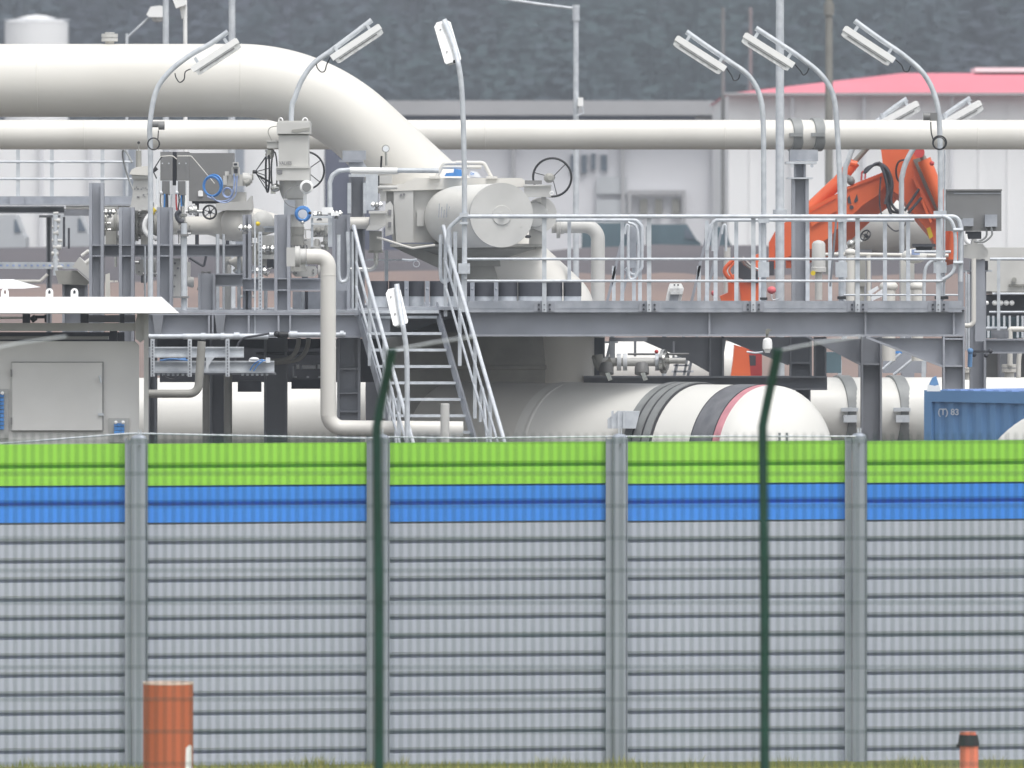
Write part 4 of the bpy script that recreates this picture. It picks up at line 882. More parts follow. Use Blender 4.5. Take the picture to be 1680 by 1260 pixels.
for lab, x0, y0, x1, y1, w_, m, D in (('thin grey vertical tube left of the third column', 238, 404, 238, 513, 1.6, 'galv', 116.4), ('clamped vertical tube near the third column', 245, 404, 245, 513, 2.6, 'galv', 116.2),
        ('vertical galvanised tube below the round valve', 357, 384, 357, 513, 3, 'galv', 116.3), ('second vertical tube below the round valve', 367, 384, 367, 513, 2.2, 'galv', 116.4), ('pale wide vertical tube behind the lower cross rail', 373, 420, 373, 513, 6.5, 'beige', 117), ('grey tube beside the wide vertical tube', 392, 400, 392, 513, 3, 'galv', 116.6),
        ('thin vertical tube by the slotted upright', 436, 460, 436, 513, 3, 'galv', 116.6), ('short tube behind the web panel', 497, 478, 497, 513, 3, 'galv', 116.8), ('dark tube behind the web panel', 503, 478, 503, 513, 2.5, 'dark', 116.8)):
    one('vertical_tube', MB().cyl((x0, y0, D), (x1, y1, D), w_, 12), m, lab, 'tube', 'vertical tubes in the left rack')
t = T('valve_flange', 'pale bolted flange plate between the third column and the stand pipe', 'flange', (290, 490, 116.5))
part(t, 'plate', MB().box(283, 424, 296, 488, 116.6, .2).box(296, 430, 312, 470, 117, .2), 'beige'); part(t, 'bolt', MB().bolts([(287, 432), (287, 452), (286, 470), (292, 440)], 116.58, 2), 'letter')
part(t, 'bell', MB().lathe((318, 463, 116.9), (-1, 0, 0), [(0, 8), (4, 9), (12, 6), (22, 4)], 16), 'beige')
t = T('cone_nozzle', 'pale conical nozzle lying behind the column left of the tall actuator', 'nozzle', (392, 449, 116.7))
part(t, 'cone', MB().lathe((376, 430, 116.8), (1, 0, 0), [(0, 4), (4, 5), (16, 14), (24, 17), (30, 18)], 22), 'pipe'); part(t, 'arm', MB().tube([(370, 448), (370, 434), (376, 429)], 3.2, 116.7, 8, smooth=4).sph((395, 444, 116.8), 13, (1, 1, .45)), 'beige')
one('hanging_black_cable', MB().tube([(311, 423), (322, 430), (333, 436), (336, 430), (338, 420)], 2, 116.0, 8, smooth=5), 'dark', 'black cable sagging below the cross rail by the stand pipe', 'cable')
nv = smallvalve('bright needle valve with a yellow cap in front of the fourth column', 402, 374, 115.7, .9); part(nv, 'yellow_cap', MB().sph((423, 367, 115.6), 3.8), 'yellow')
smallvalve('bright needle valve between first two columns, upper', 180, 348, 116.4, .8)
smallvalve('bright needle valve on the slotted upright, lower', 428, 444, 115.3, .8)
smallvalve('bright needle valve at the foot of the tall actuator', 440, 408, 115.6, .9)
smallvalve('bright needle valve over the rack end near the stair gate', 524, 352, 115.7, .9)
smallvalve('bright needle valve beside the pale box near the stair gate', 552, 350, 115.7, .8)
smallvalve('bright needle valve on the left face of the square housing', 618, 336, 116.4, .8)
smallvalve('dark jointed fitting seen through the small frame', 522, 378, 116.2, .9, 'beiged')
t = T('ball_valve', 'white round valve partly hidden by the column left of the tall actuator', 'valve', (437, 400, 116.6), 'ball valves on the rack')
part(t, 'body', MB().sph((431, 366, 116.9), 20, (1, 1, 1), 20).cyl((436, 386, 116.9), (436, 425, 116.9), 14, 20), 'pipe2'); part(t, 'collar', MB().box(432, 371, 456, 374, 116.3, .2).box(434, 374, 454, 381, 116.4, .2), 'galv')
part(t, 'flange', MB().lathe((436, 412, 116.9), (0, 0, -1), [(0, 15), (5, 15), (5.1, 12), (22, 12)], 20), 'beiged')
m = MB()
for i in range(5): m.cyl((428 + 5 * i, 402, 116.5), (428 + 5 * i, 414, 116.5), 1.5, 6)
part(t, 'stud', m, 'chrome')
m = MB(); rng = random.Random(11)
t = T('fitting_cluster', 'cluster of bright fittings by the slotted upright and dark pump box', 'fitting', (438, 456, 115.6))
for i in range(9):
    x = rng.uniform(424, 448); y = rng.uniform(440, 455); m.cyl((x - 4, y, 115.5), (x + 4, y + rng.uniform(-5, 5), 115.45), 1.3, 6).sph((x, y, 115.45), 2)
part(t, 'fittings', m, 'chrome'); part(t, 'pump_box', MB().box(438, 425, 449, 441, 115.7, .15), 'dark')

for lab, x0, y0, x1, y1, D, m in (('boxy pale valve body under the flange of the tall actuator', 480, 437, 520, 454, 116.3, 'beige'), ('pale square actuator block low between the second and third columns', 222, 426, 250, 452, 117.4, 'beige'), ('dull grey valve block behind the slotted upright', 414, 398, 446, 436, 117.6, 'beiged')):
    t = T('block_valve', lab, 'valve', ((x0 + x1) / 2, y1 + 10, D), 'block valves on the rack'); xm = (x0 + x1) / 2; h_ = y1 - y0
    part(t, 'body', MB().prism([(x0 + 4, y0), (x1 - 4, y0), (x1, y0 + 5), (x1, y1 - 4), (x1 - 5, y1), (x0 + 5, y1), (x0, y1 - 4), (x0, y0 + 5)], D, .3), m)
    part(t, 'flange', MB().lathe((x0 - 6, (y0 + y1) / 2, D + .15), (1, 0, 0), [(0, h_ * .62), (4, h_ * .62)], 20), m); part(t, 'flange', MB().lathe((x1 + 2, (y0 + y1) / 2, D + .15), (1, 0, 0), [(0, h_ * .62), (4, h_ * .62)], 20), m)
    part(t, 'stem', MB().lathe((xm, y0, D + .15), (0, 0, 1), [(0, 5), (6, 5), (6.1, 7), (9, 7)], 12), 'galv'); part(t, 'bolt', MB().bolts([(x0 + 6, y0 + 6), (x1 - 6, y0 + 6), (x0 + 6, y1 - 6), (x1 - 6, y1 - 6)], D, 1.4), 'cab'); part(t, 'foot', MB().box(xm - 5, y1, xm + 5, y1 + 12, D + .1, .1), 'steeld')

# thin stainless tubing and little fittings among the columns
rng = random.Random(21)
for i in range(26):
    x = rng.uniform(176, 545); y = rng.uniform(345, 400) if i % 2 else rng.uniform(425, 500); D = 117.0 + rng.uniform(-.5, .9)
    pts = [(x, y)]
    for k in range(rng.randint(2, 4)):
        if k % 2: x += rng.choice((-1, 1)) * rng.uniform(8, 26)
        else: y += rng.choice((-1, 1)) * rng.uniform(8, 28)
        x = min(550, max(174, x)); y = min(508, max(338, y)); pts.append((x, y))
    m = MB().tube(pts, rng.choice((1.1, 1.4, 2.2)), D, 8, bend=4)
    for px, py in pts[1:-1] + [pts[-1]]: m.lathe((px - 2.5, py, D), (1, 0, 0), [(0, 2.6), (5, 2.6)], 8)
    one('tubing_run', m, rng.choice(('chrome', 'galv', 'beige', 'cab', 'chrome')), 'thin bent tubing with small couplings among the rack columns', 'tubing', 'thin tubing among the rack columns')
for i, (x, y, r) in enumerate(((205, 372, 9), (272, 368, 10), (300, 356, 7), (459, 395, 8), (536, 388, 9), (520, 410, 11), (250, 350, 7), (190, 392, 8))):
    one('valve_bonnet', MB().lathe((x, y + 8, 116.9 + .05 * i), (0, 0, -1), [(-26, r * .35), (-14, r * .4), (-13, r), (-9, r), (-8, r * .6), (0, r * .7), (1, r * 1.1), (5, r * 1.1), (6, r * .5), (14, r * .5)], 14), 'beige' if i % 2 else 'chrome', 'small bolted valve bonnet wedged between the rack columns', 'valve', 'bolted valve bonnets in the rack')

# tall lettered actuator
ta = T('tall_actuator', 'tall pale upright actuator lettered VALVES with lifting eyes on top', 'actuator', (484, 430, 116))
part(ta, 'top_cap', MB().box(454, 201, 509, 219.5, 115.7, .75).box(456, 198, 508, 201, 115.75, .65), 'beige')
part(ta, 'logo_swoosh', MB().prism([(478, 216), (479, 213), (508, 209), (508, 214), (498, 215), (487, 218)], 115.69, .008), 'beiged')
b_ = part(ta, 'cylinder_case', MB().box(457, 222, 506, 273, 115.75, .65).box(455.5, 219.5, 507, 222, 115.8, .55), 'beige')
text(ta, 'VALVES', 457.5, 270.5, 115.73, 6, 'letter', 21)
part(ta, 'lower_case', MB().box(453, 273, 508, 276, 115.68, .75).box(453, 276, 508, 296, 115.7, .7), 'beige'); part(ta, 'nameplate', MB().box(454.5, 279, 463, 285.5, 115.69, .01), 'letter')
part(ta, 'taper', MB().lathe((481, 296, 116.05), (0, 0, -1), [(0, 23), (18, 22), (30, 17.5)], 28), 'beige')
part(ta, 'column', MB().box(467, 327, 498, 340, 115.9, .35).cyl((485, 325, 116.1), (485, 404, 116.1), 13.5, 24), 'beige')
part(ta, 'stem_guard', MB().box(466, 328, 484, 352, 115.8, .1), 'galvt')
part(ta, 'valve_body', MB().lathe((485, 400, 116.1), (0, 0, -1), [(-28, 14.5), (-15, 14.5), (-14.9, 13.5), (0, 14), (.1, 17), (5, 17), (5.1, 14), (38, 16), (45, 20)], 26), 'beiged')
bl = MB()
for i in range(6): bl.cyl((478 + 5 * i, 402, 115.9), (480 + 5 * i, 412, 115.9), 1.4, 6)
part(ta, 'studs', bl, 'cab')
for x in (460.5, 500.5): part(ta, 'lifting_eye', MB().ring((x, 197.5, 115.9), 4, 1.2, (0 if x > 480 else .7, 1, 0), 18), 'white')
part(ta, 'side_box', MB().box(438, 232, 457, 243, 115.8, .35).box(437, 230.5, 456, 232.5, 115.77, .4), 'beige'); part(ta, 'vent_tube', MB().tube([(454, 207), (444, 209), (440, 217), (446, 230)], .9, 115.7, 6, smooth=5), 'beiged')
part(ta, 'filter', MB().lathe((442.5, 244, 116), (0, 0, -1), [(0, 4), (2, 7.5), (5, 7.5), (5.5, 6.5), (7, 6.5), (8, 7.5), (13, 7), (17, 4)], 16), 'chrome')
gh = part(ta, 'gauge_head', MB().lathe((503, 307, 115.6), (0, -1, .1), [(-10, 8), (0, 11), (5, 11), (6, 9)], 24).cyl((501, 316, 115.7), (500, 336, 115.7), 3, 8), 'white'); part(gh, 'gauge_window', MB().lathe((503, 307, 115.53), (0, -1, .1), [(0, 7.5), (.8, 7.5)], 20), 'cab')
part(gh, 'signal_cable', MB().tube([(490, 304), (478, 308), (468, 318), (466, 328), (474, 337), (488, 342)], .8, 115.5, 6, smooth=5), 'cab')
part(ta, 'lower_fitting', MB().sph((452, 308, 115.9), 7, (1.2, 1, 1)).box(444, 308, 452, 318, 115.9, .1), 'chrome')
t1 = T('handwheel', 'black handwheel seen edge on with conical spokes, left of the tall actuator', 'handwheel', (440, 320, 116.1))
handwheel(t1, (439, 282, 116.1), 33, (-1, -.12, 0), 'black', 6, 1.7, ph=10, cone=.62); part(t1, 'rear_rim', MB().ring((450, 282, 116.2), 33, 1.3, (-1, .12, 0), 30), 'black')
part(t1, 'shaft', MB().cyl((422, 287, 116.1), (445, 300, 116.1), 1.6, 8), 'black')
t1 = T('handwheel', 'black spoked handwheel partly hidden behind the tall actuator', 'handwheel', (500, 312, 117))
handwheel(t1, (501, 280, 117), 31, (.1, 1, 0), 'black', 5, 1.6, ph=38, a0=0, a1=360)
t1 = T('blue_coil_fitting', 'ring of blue hose round a white dial on the actuator neck', 'hose', (497, 363, 115.5))
part(t1, 'coil', MB().ring((497, 351, 115.5), 11, 2.6, (0, 1, .1), 28, 8).ring((496.5, 351.5, 115.45), 9.4, 1.6, (0.1, 1, 0), 28, 8), 'blue'); part(t1, 'dial', MB().lathe((497, 350, 115.6), (0, -1, 0), [(0, 8), (2, 8)], 20), 'contw'); part(t1, 'knob', MB().sph((508.5, 349.5, 115.4), 2.6), 'black')
part(t1, 'outlet', MB().cyl((497, 360, 115.5), (497, 367, 115.5), 2.5, 8).sph((496, 365, 115.4), 3), 'chrome')
t = T('gauge_stand', 'small galvanised frame with pale box at the rack end beside the stair gate', 'frame', (528, 420, 115.5))
part(t, 'frame', MB().box(510, 356, 514, 405, 115.5, .05).box(538, 350, 545, 405, 115.6, .05).box(510, 354, 545, 358, 115.45, .05).box(510, 366, 545, 368.5, 115.45, .05), 'galv')
part(t, 'box', MB().box(528, 340, 546, 352, 115.6, .2).box(543, 348, 556, 354, 115.5, .2), 'white')
one('short_pipe_piece', MB().cyl((512, 372, 117.4), (548, 372, 117.4), 17, 24).lathe((512, 408, 117.4), (0, 0, 1), [(0, 16), (14, 13)], 20), 'beige', 'short dull pipe piece inside the small frame', 'pipe')
t = T('conduit_arch', 'white arched conduit curving over to the square valve housing', 'conduit', (542, 350, 115.9))
part(t, 'tube', MB().tube([(541, 348), (541, 300), (545, 288), (556, 280), (572, 279), (720, 280)], 4, 115.9, 12, bend=12), 'galv')
part(t, 'sleeve', MB().cyl((574, 279, 115.9), (652, 280, 115.9), 5, 12).box(576, 283, 655, 286, 115.9, .1), 'white')
t = T('cantilever_tray', 'galvanised bracket frame standing between the arch conduit and the valve housing', 'bracket', (607, 360, 116.6))
part(t, 'frame', MB().box(572, 286, 600, 290, 116.6, .2).box(570, 300, 576, 350, 116.6, .1).box(596, 300, 601, 350, 116.6, .1).box(600, 286, 620, 345, 116.7, .1), 'galv'); part(t, 'column', MB().vb(574, 598, 290, 506, 118.8, .25, 3), 'steeld')
part(t, 'bracket_head', MB().box(556, 262, 596, 266, 116.7, .2).prism([(572, 266), (596, 266), (606, 280), (572, 280)], 116.8, .1).box(562, 247, 600, 262, 118.5, .3), 'galvt')

# ================================================================ BIG VALVE ACTUATOR
ba = T('big_valve_actuator', 'big pale drum actuator on its valve, bolted to a box housing beside the spoked wheel', 'actuator', (780, GY(121), 121))
part(ba, 'drum', MB().tubew([P(738, 357, 119.0), P(742, 356.6, 118.9), P(752, 356, 118.66), P(770, 355, 118.25), P(821, 353, 117.1)], .39, 56, radii=[.34, .375, .397, .402, .402]), 'pipe2')
e = part(ba, 'drum_end', MB().tubew([P(821, 353, 117.095), P(823, 353, 117.02)], .4, 56, radii=[.408, .408]), 'beige')
part(e, 'hub', MB().tubew([P(823, 353, 117.02), P(823.4, 353, 117.0)], .12, 32, radii=[.125, .12]).tubew([P(824, 352, 117.0), P(824.5, 352, 116.95)], .04, 20).bolts([(791, 333), (855, 373)], 117.01, 2), 'beige')
k_ = text(ba, '/IPetrolvalves', 714, 360, 118.05, 22, 'beiged', 46) if False else None
mk = MB(); rng = random.Random(3)
for i in range(9): x = 719 + i * 4.2; mk.prism([(x, 357), (x + 1.2, 334 + (i % 3) * 5), (x + 2.4, 334 + (i % 3) * 5), (x + 1.6, 357)], 117.87 - i * .022, .012)
part(ba, 'faded_lettering', mk, 'galvt')
part(ba, 'housing', MB().prism([(632, 318), (640, 306), (676, 299), (700, 295), (838, 295), (850, 308), (850, 398), (676, 398), (645, 398), (640, 372), (634, 350)], 119.0, 1.3).prism([(646, 310), (652, 302), (678, 301), (678, 398), (650, 398), (648, 360), (646, 334)], 118.9, .3).box(684, 345, 696, 371, 118.93, .3), 'beige')
part(ba, 'housing_lid', MB().prism([(628, 310), (636, 305), (662, 302), (668, 297), (684, 292), (856, 292), (866, 300), (866, 306), (628, 314)], 118.88, 1.5), 'pipe')
part(ba, 'housing_marks', MB().bolts([(658, 320), (663, 319)], 118.89, 2.2), 'letter')
part(ba, 'side_flange', MB().prism([(632, 336), (640, 330), (645, 338), (645, 384), (632, 388)], 118.6, .3), 'beige'); part(ba, 'flange_slot', MB().box(637, 344, 642, 353, 118.58, .03).box(637, 364, 642, 373, 118.58, .03), 'letter')
part(ba, 'base_plate', MB().box(640, 400, 892, 405, 118.8, 1.6).prism([(642, 404), (680, 404), (735, 425), (735, 440), (720, 440), (665, 415)], 119.3, .3), 'beiged')
part(ba, 'flange_ring', MB().lathe((770, 405, 119.9), (0, 0, -1), [(0, 112), (4, 112), (6, 104), (18, 78), (21, 78)], 40), 'beiged')
part(ba, 'stem_tube', MB().lathe((780, 423, 119.9), (0, 0, -1), [(0, 62), (14, 62), (14.1, 54), (60, 54)], 36), 'beiged')
part(ba, 'lifting_frame', MB().tube([(714, 294), (728, 268), (748, 268)], 3.2, 118.9, 10, bend=8).tube([(748, 267), (770, 267)], 3.4, 118.9, 10).tube([(726, 274), (790, 274)], 3.2, 118.9, 10).tube([(770, 267), (794, 267), (808, 294)], 3.2, 118.9, 10, bend=8).box(704, 289, 722, 293, 118.8, .2).box(798, 289, 816, 293, 118.8, .2), 'pipe')
part(ba, 'crank_box', MB().box(860, 305, 904, 323, 118.4, .4).box(858, 303, 905, 305.5, 118.35, .5), 'beige'); part(ba, 'crank_box_slot', MB().box(861, 296, 889, 302, 118.6, .2), 'cab')
part(ba, 'side_drum', MB().lathe((878, 352, 118.6), (0, -1, 0), [(-30, 22), (2, 20), (3, 18), (8, 6)], 30), 'beige'); part(ba, 'side_flange', MB().lathe((886, 352, 119), (.6, -1, 0), [(0, 28), (7, 28)], 36), 'beige')
part(ba, 'side_foot', MB().box(868, 372, 892, 400, 119, .4).box(888, 322, 896, 345, 118.6, .2), 'beige'); part(ba, 'drain_plug', MB().sph((866, 388, 118.3), 4, (1.4, 1, .7)), 'black')
hw_ = handwheel(ba, (906, 291, 118.95), 31.5, (0.05, 1, 0), 'black', 3, 1.9, ph=75, hub=4.5)
part(ba, 'wheel_boss', MB().lathe((900, 292, 118.4), (.2, -1, 0), [(0, 8), (10, 8), (14, 4)], 18), 'beiged')
part(ba, 'hook', MB().ring((905, 317, 118.3), 3, .9, (0, 1, 0), 14), 'white')
part(ba, 'tie_rod', MB().tube([(618, 390), (628, 392), (672, 406), (684, 406), (714, 402)], 1.9, 118.0, 8, smooth=4), 'pipe')
part(ba, 'inlet_box', MB().box(607, 350, 632, 371, 118.3, .4).box(605, 346, 634, 350, 118.2, .5).prism([(600, 378), (606, 369), (634, 369), (618, 378)], 117.9, .5), 'beige'); part(ba, 'inlet_valve', MB().box(606, 379, 626, 411, 118.2, .35).lathe((616, 411, 118.3), (0, 0, -1), [(0, 12), (4, 12)], 20), 'beiged')
part(ba, 'inlet_tube', MB().tube([(617, 415), (617, 436), (610, 442), (560, 442)], 4, 118.2, 12, bend=9), 'chrome')
part(ba, 'supply_bar', MB().cyl((618, 307.5, 118.7), (652, 307.5, 118.7), 3.2, 12).box(621, 288, 643, 301, 118.8, .2).box(624, 312, 634, 330, 118.9, .3), 'beige')
part(ba, 'black_rod', MB().cyl((626, 256, 118.5), (625, 276, 118.5), 1.7, 8).cyl((621, 288, 118.5), (621, 305, 118.5), 1.6, 8), 'black')
gg = part(ba, 'pressure_gauge', MB().lathe((633, 244, 118.5), (0, -1, 0), [(0, 6.5), (5, 6.5)], 20).cyl((633, 250, 118.5), (634, 272, 118.5), 2, 8), 'chrome'); part(gg, 'dial', MB().lathe((633, 244, 118.45), (0, -1, 0), [(0, 5), (.5, 5)], 18), 'contw')
part(ba, 'blue_cover', MB().prism([(729, 289), (732, 284), (744, 283), (745, 277), (757, 278), (758, 289)], 118.7, .2), 'blue'); part(ba, 'white_tag', MB().prism([(768, 290), (773, 280), (783, 282), (790, 291)], 118.7, .1), 'contw'); text(ba, 'Dg', 772, 288, 118.68, 5, 'blue')
part(ba, 'supply_pipe', MB().cyl((570, 366, 118.8), (606, 366, 118.8), 10, 24), 'pipe')
part(ba, 'under_tube', MB().tube([(660, 426), (672, 427), (684, 426)], 2, 118.1, 8).ring((683, 433, 118.1), 5, .7, (0, 1, 0), 16), 'galv')
vb_ = part(ba, 'valve_body', MB().lathe((800, 500, 120.7), (0, 0, -1), [(0, 70), (24, 130), (44, 168), (90, 172), (240, 172), (300, 150)], 56), 'beiged')  # shade under the deck is put into this darker beige
part(ba, 'valve_body_rib', MB().lathe((800, 596, 120.7), (0, 0, -1), [(0, 172), (2, 174), (7, 174), (9, 172)], 56), 'beiged')
part(ba, 'valve_support', MB().box(720, 800, 880, GY(120.7), 120.2, 1), 'gravel')
one('cross_bar', MB().box(600, 425, 682, 428, 119.5, .03).box(631, 411, 637, 506, 119.6, .05), 'galv', 'thin pale bar crossing behind the inlet tube with one upright', 'bar')

# drums row
xs = [(606, 637), (638, 664), (669, 697), (705, 733), (734, 772), (778, 811), (817, 849), (850, 893), (894, 923), (924, 954)]
lab = ['first', 'second', 'third', 'fourth', 'fifth', 'sixth', 'seventh', 'eighth', 'ninth', 'tenth']
for (a, b), l in zip(xs, lab):
    t = T('drum', 'dark capped drum, %s from the left in the row behind the toe board' % l, 'drum', ((a + b) / 2, 506, 117.2), 'dark capped drums on the walkway')
    part(t, 'cap', MB().lathe(((a + b) / 2, 461, 116.4), (0, 0, -1), [(0, (b - a) / 2), (25, (b - a) / 2)], 24), 'dark'); part(t, 'can', MB().lathe(((a + b) / 2, 486, 116.4), (0, 0, -1), [(0, (b - a) / 2 - .5), (18, (b - a) / 2 - .5)], 24), 'galv')
for i, x in enumerate((667, 701, 775, 814)):
    one('clamp_post', MB().box(x - 3.5, 461, x + 3.5, 504, 116.15, .1).sph((x, 474, 116.1), 2.6), 'galvt', ['pale clamp post between second and third drums', 'pale clamp post between third and fourth drums', 'pale clamp post between fifth and sixth drums', 'pale clamp post between sixth and seventh drums'][i], 'post', 'clamp posts among the drums')
# ================================================================ EXCAVATOR
ex = T('excavator', 'orange excavator with folded arm behind the walkway', 'excavator', (1380, GY(136), 136))
D = 136
up = [(1286, 366), (1300, 357), (1327, 340), (1375, 317), (1388, 307), (1412, 297), (1450, 282), (1462, 288), (1458, 300), (1451, 306), (1439, 321), (1428, 328), (1415, 337), (1402, 349), (1385, 364), (1360, 390), (1331, 408), (1300, 418), (1286, 425)]
bm = part(ex, 'boom', MB().prism(up, D, .55, (29, 14)), 'orange')
part(bm, 'boom_cutout', MB().prism([(1390, 325), (1394, 320), (1397, 335), (1391, 333)], D - .015, .02).prism([(1401, 330), (1406, 318), (1408, 329), (1403, 333)], D - .015, .02).cyl((1397, 340, D - .02), (1397, 340, D), 3.5, 10), 'dark')
part(bm, 'side_plate', MB().prism([(1327, 350), (1372, 325), (1373, 345), (1332, 372)], D - .05, .06).obox((1327, 345), (1374, 321), -1.5, 1.5, D - .08, .03).obox((1384, 312), (1450, 287), -1.2, 1.2, D - .03, .03), 'orange')
part(ex, 'boom_cylinder', MB().cyl((1300, 370, D + .5), (1374, 300, D + .5), 11, 20).cyl((1374, 300, D + .5), (1402, 265, D + .5), 10, 16).cyl((1395, 268, D + .45), (1406, 270, D + .45), 6, 10), 'orange')
part(ex, 'boom_rod', MB().cyl((1398, 270, D + .5), (1436, 228, D + .5), 4.5, 12), 'mast')
part(ex, 'boom_lamp', MB().cyl((1384, 290, D), (1398, 296, D), 6, 12).sph((1396, 297, D), 7), 'cab')
sk = part(ex, 'stick', MB().prism([(1440, 205), (1512, 205), (1512, 262), (1530, 300), (1560, 372), (1566, 420), (1548, 424), (1520, 376), (1500, 352), (1478, 322), (1460, 310), (1450, 282)], D - .3, .5, (5, 12)), 'orange')
part(ex, 'stick_cylinder', MB().cyl((1516, 262, D - .5), (1562, 372, D - .5), 11.5, 18, 10).cyl((1566, 380, D - .5), (1564, 426, D - .5), 9, 14), 'orange')
part(ex, 'stick_guard', MB().prism([(1498, 262), (1510, 258), (1530, 300), (1546, 345), (1538, 352), (1516, 305)], D - .34, .03), 'mast')
part(ex, 'stick_rod', MB().cyl((1505, 240, D - .5), (1517, 264, D - .5), 5, 12), 'mast'); part(ex, 'pin', MB().cyl((1508, 250, D - .9), (1508, 250, D - .5), 9, 14).sph((1529, 268, D - .8), 4), 'red')
part(sk, 'bracket', MB().obox((1499, 291), (1535, 360), -3, 3, D - .42, .1).obox((1510, 322), (1528, 365), -2.2, 2.2, D - .45, .1), 'orange')
part(sk, 'sticker', MB().prism([(1520, 375), (1526, 372), (1531, 388), (1525, 392)], D - .32, .015), 'yellow')
part(sk, 'hydraulic_rods', MB().tube([(1508, 310), (1484, 346)], 2.3, D - .5, 8).tube([(1512, 324), (1490, 350)], 2.3, D - .5, 8), 'dark')
for i, pts in enumerate(([(1418, 285), (1422, 276), (1440, 270), (1452, 280), (1459, 300), (1458, 325), (1462, 345), (1475, 349)], [(1420, 283), (1438, 268), (1455, 276), (1464, 300), (1462, 330), (1470, 344), (1482, 346)], [(1441, 266), (1458, 282), (1462, 305), (1455, 330), (1462, 352)], [(1444, 268), (1452, 290), (1456, 315), (1452, 335)], [(1445, 290), (1443, 330), (1449, 358), (1466, 378), (1480, 375), (1488, 362)])):
    part(ex, 'hose', MB().tube(pts, 2.3 if i < 4 else 1.2, D - .45 - .05 * i, 8, smooth=6), 'dark')
part(ex, 'hose', MB().tube([(1484, 262), (1474, 266), (1470, 280), (1473, 295), (1480, 300)], 1.6, D - .4, 8, smooth=5), 'black')
part(ex, 'hose_rail', MB().tube([(1413, 296), (1414, 283), (1430, 272), (1440, 268)], 1.6, D - .1, 8).tube([(1419, 294), (1420, 284)], 1.4, D - .1, 6), 'red')
part(ex, 'arm_frame', MB().box(1290, 372, 1300, 440, D + .2, .3).prism([(1262, 398), (1272, 380), (1272, 440), (1262, 450)], D + .3, .3).prism([(1240, 418), (1248, 415), (1248, 445), (1240, 442)], D, .3), 'orange')
q = part(ex, 'quick_coupler', MB().tube([(1206, 424), (1190, 440), (1192, 452), (1204, 464)], 3.5, D - .6, 10, smooth=5).tube([(1212, 424), (1197, 441), (1200, 452), (1208, 464)], 2, D - .7, 10, smooth=5).prism([(1195, 455), (1208, 448), (1208, 494), (1184, 494), (1181, 486), (1195, 480)], D - .5, .4), 'orange')
part(ex, 'grapple_arm', MB().prism([(1213, 462), (1247, 440), (1250, 495), (1216, 495)], D - .3, .4).prism([(1205, 566), (1228, 572), (1232, 620), (1199, 620), (1203, 590)], D - .3, .4), 'orange')
part(ex, 'grapple_dark', MB().prism([(1212, 430), (1222, 425), (1244, 445), (1244, 465), (1228, 462), (1212, 456)], D - .35, .04).box(1262, 428, 1270, 452, D, .1).box(1226, 583, 1240, 600, D - .2, .1), 'dark')
part(ex, 'hose', MB().tube([(1214, 424), (1225, 436), (1240, 445)], 2, D - .5, 8, smooth=4).tube([(1218, 421), (1230, 434), (1244, 442)], 1.6, D - .55, 8, smooth=4), 'chrome')
part(ex, 'counterweight', MB().prism([(1212, 575), (1250, 572), (1252, GY(137) - 80), (1212, GY(137) - 80)], 137, 1.5), 'red')
for x in (1260, 1420): part(ex, 'crawler_track', MB().cyl((x - 60, GY(135) - 40, 134 + (x > 1300) * 2.6), (x + 160, GY(135) - 40, 134 + (x > 1300) * 2.6), 40, 18), 'dark')

# ================================================================ RIGHT SIDE
cp = T('horizontal_tank', 'dim white cylindrical tank lying behind the excavator arm', 'tank', (1455, GY(143), 143))
part(cp, 'shell', MB().lathe((1380, 362, 143), (1, 0, 0), [(0, .1), (4, 24), (14, 44), (26, 52), (150, 52), (162, 44), (170, 24), (172, .1)], 36), 'beige')
part(cp, 'saddle', MB().box(1410, 405, 1430, GY(143), 142.8, .5).box(1480, 405, 1500, GY(143), 142.8, .5), 'steel')
t = T('control_cabinet', 'grey control cabinet with two small switch boxes at the right', 'cabinet', (1600, 520, 118))
part(t, 'body', MB().box(1553, 313, 1643, 379, 118, .35), 'cab'); part(t, 'rain_hood', MB().box(1552, 310.5, 1644, 313, 117.97, .4), 'cab'); part(t, 'edge_trim', MB().box(1565, 316.5, 1642, 318, 117.99, .01), 'galvt')
part(t, 'switch_box', MB().box(1580, 358, 1597, 371, 117.85, .15), 'galvt'); part(t, 'switch_box', MB().box(1616, 352, 1636, 372, 117.85, .15), 'galvt')
part(t, 'cable', MB().tube([(1618, 373), (1618, 388), (1606, 396), (1598, 396)], 1.6, 117.9, 8, smooth=5).tube([(1626, 373), (1627, 386), (1614, 397), (1602, 397)], 1.6, 117.85, 8, smooth=5), 'band')
part(t, 'gland_block', MB().box(1585, 379.5, 1610, 392, 118.05, .2), 'dark'); part(t, 'pedestal', MB().vf(1600, 1616, 425, 560, 118.1, .2), 'steel')
part(t, 'mount', MB().prism([(1581, 423), (1581, 402), (1594, 400), (1596, 392), (1602, 392), (1604, 400), (1612, 400), (1622, 412), (1620, 422), (1608, 426)], 118.05, .3), 'beige')
part(t, 'white_sleeve', MB().tube([(1583, 384), (1585, 394), (1590, 399)], 4, 117.9, 10, smooth=4), 'white')
bc = T('steel_bent', 'grey steel column with base flange standing right of the walkway end', 'column', (1610, GY(118.5), 118.5))
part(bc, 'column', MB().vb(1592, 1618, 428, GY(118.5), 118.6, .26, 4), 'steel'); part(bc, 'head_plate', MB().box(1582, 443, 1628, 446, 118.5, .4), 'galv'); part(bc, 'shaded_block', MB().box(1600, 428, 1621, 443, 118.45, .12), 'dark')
part(bc, 'side_beam', MB().hb(1596, 1720, 556, 580, 118.9, .25, 2.6).stiff(1609, 559, 577, 118.9, .25), 'steel'); part(bc, 'clamp_bar', MB().box(1596, 575, 1626, 579, 118.3, .1).sph((1625, 576, 118.3), 4).sph((1618, 583, 118.3), 4).sph((1598, 582, 118.3), 4), 'dark')
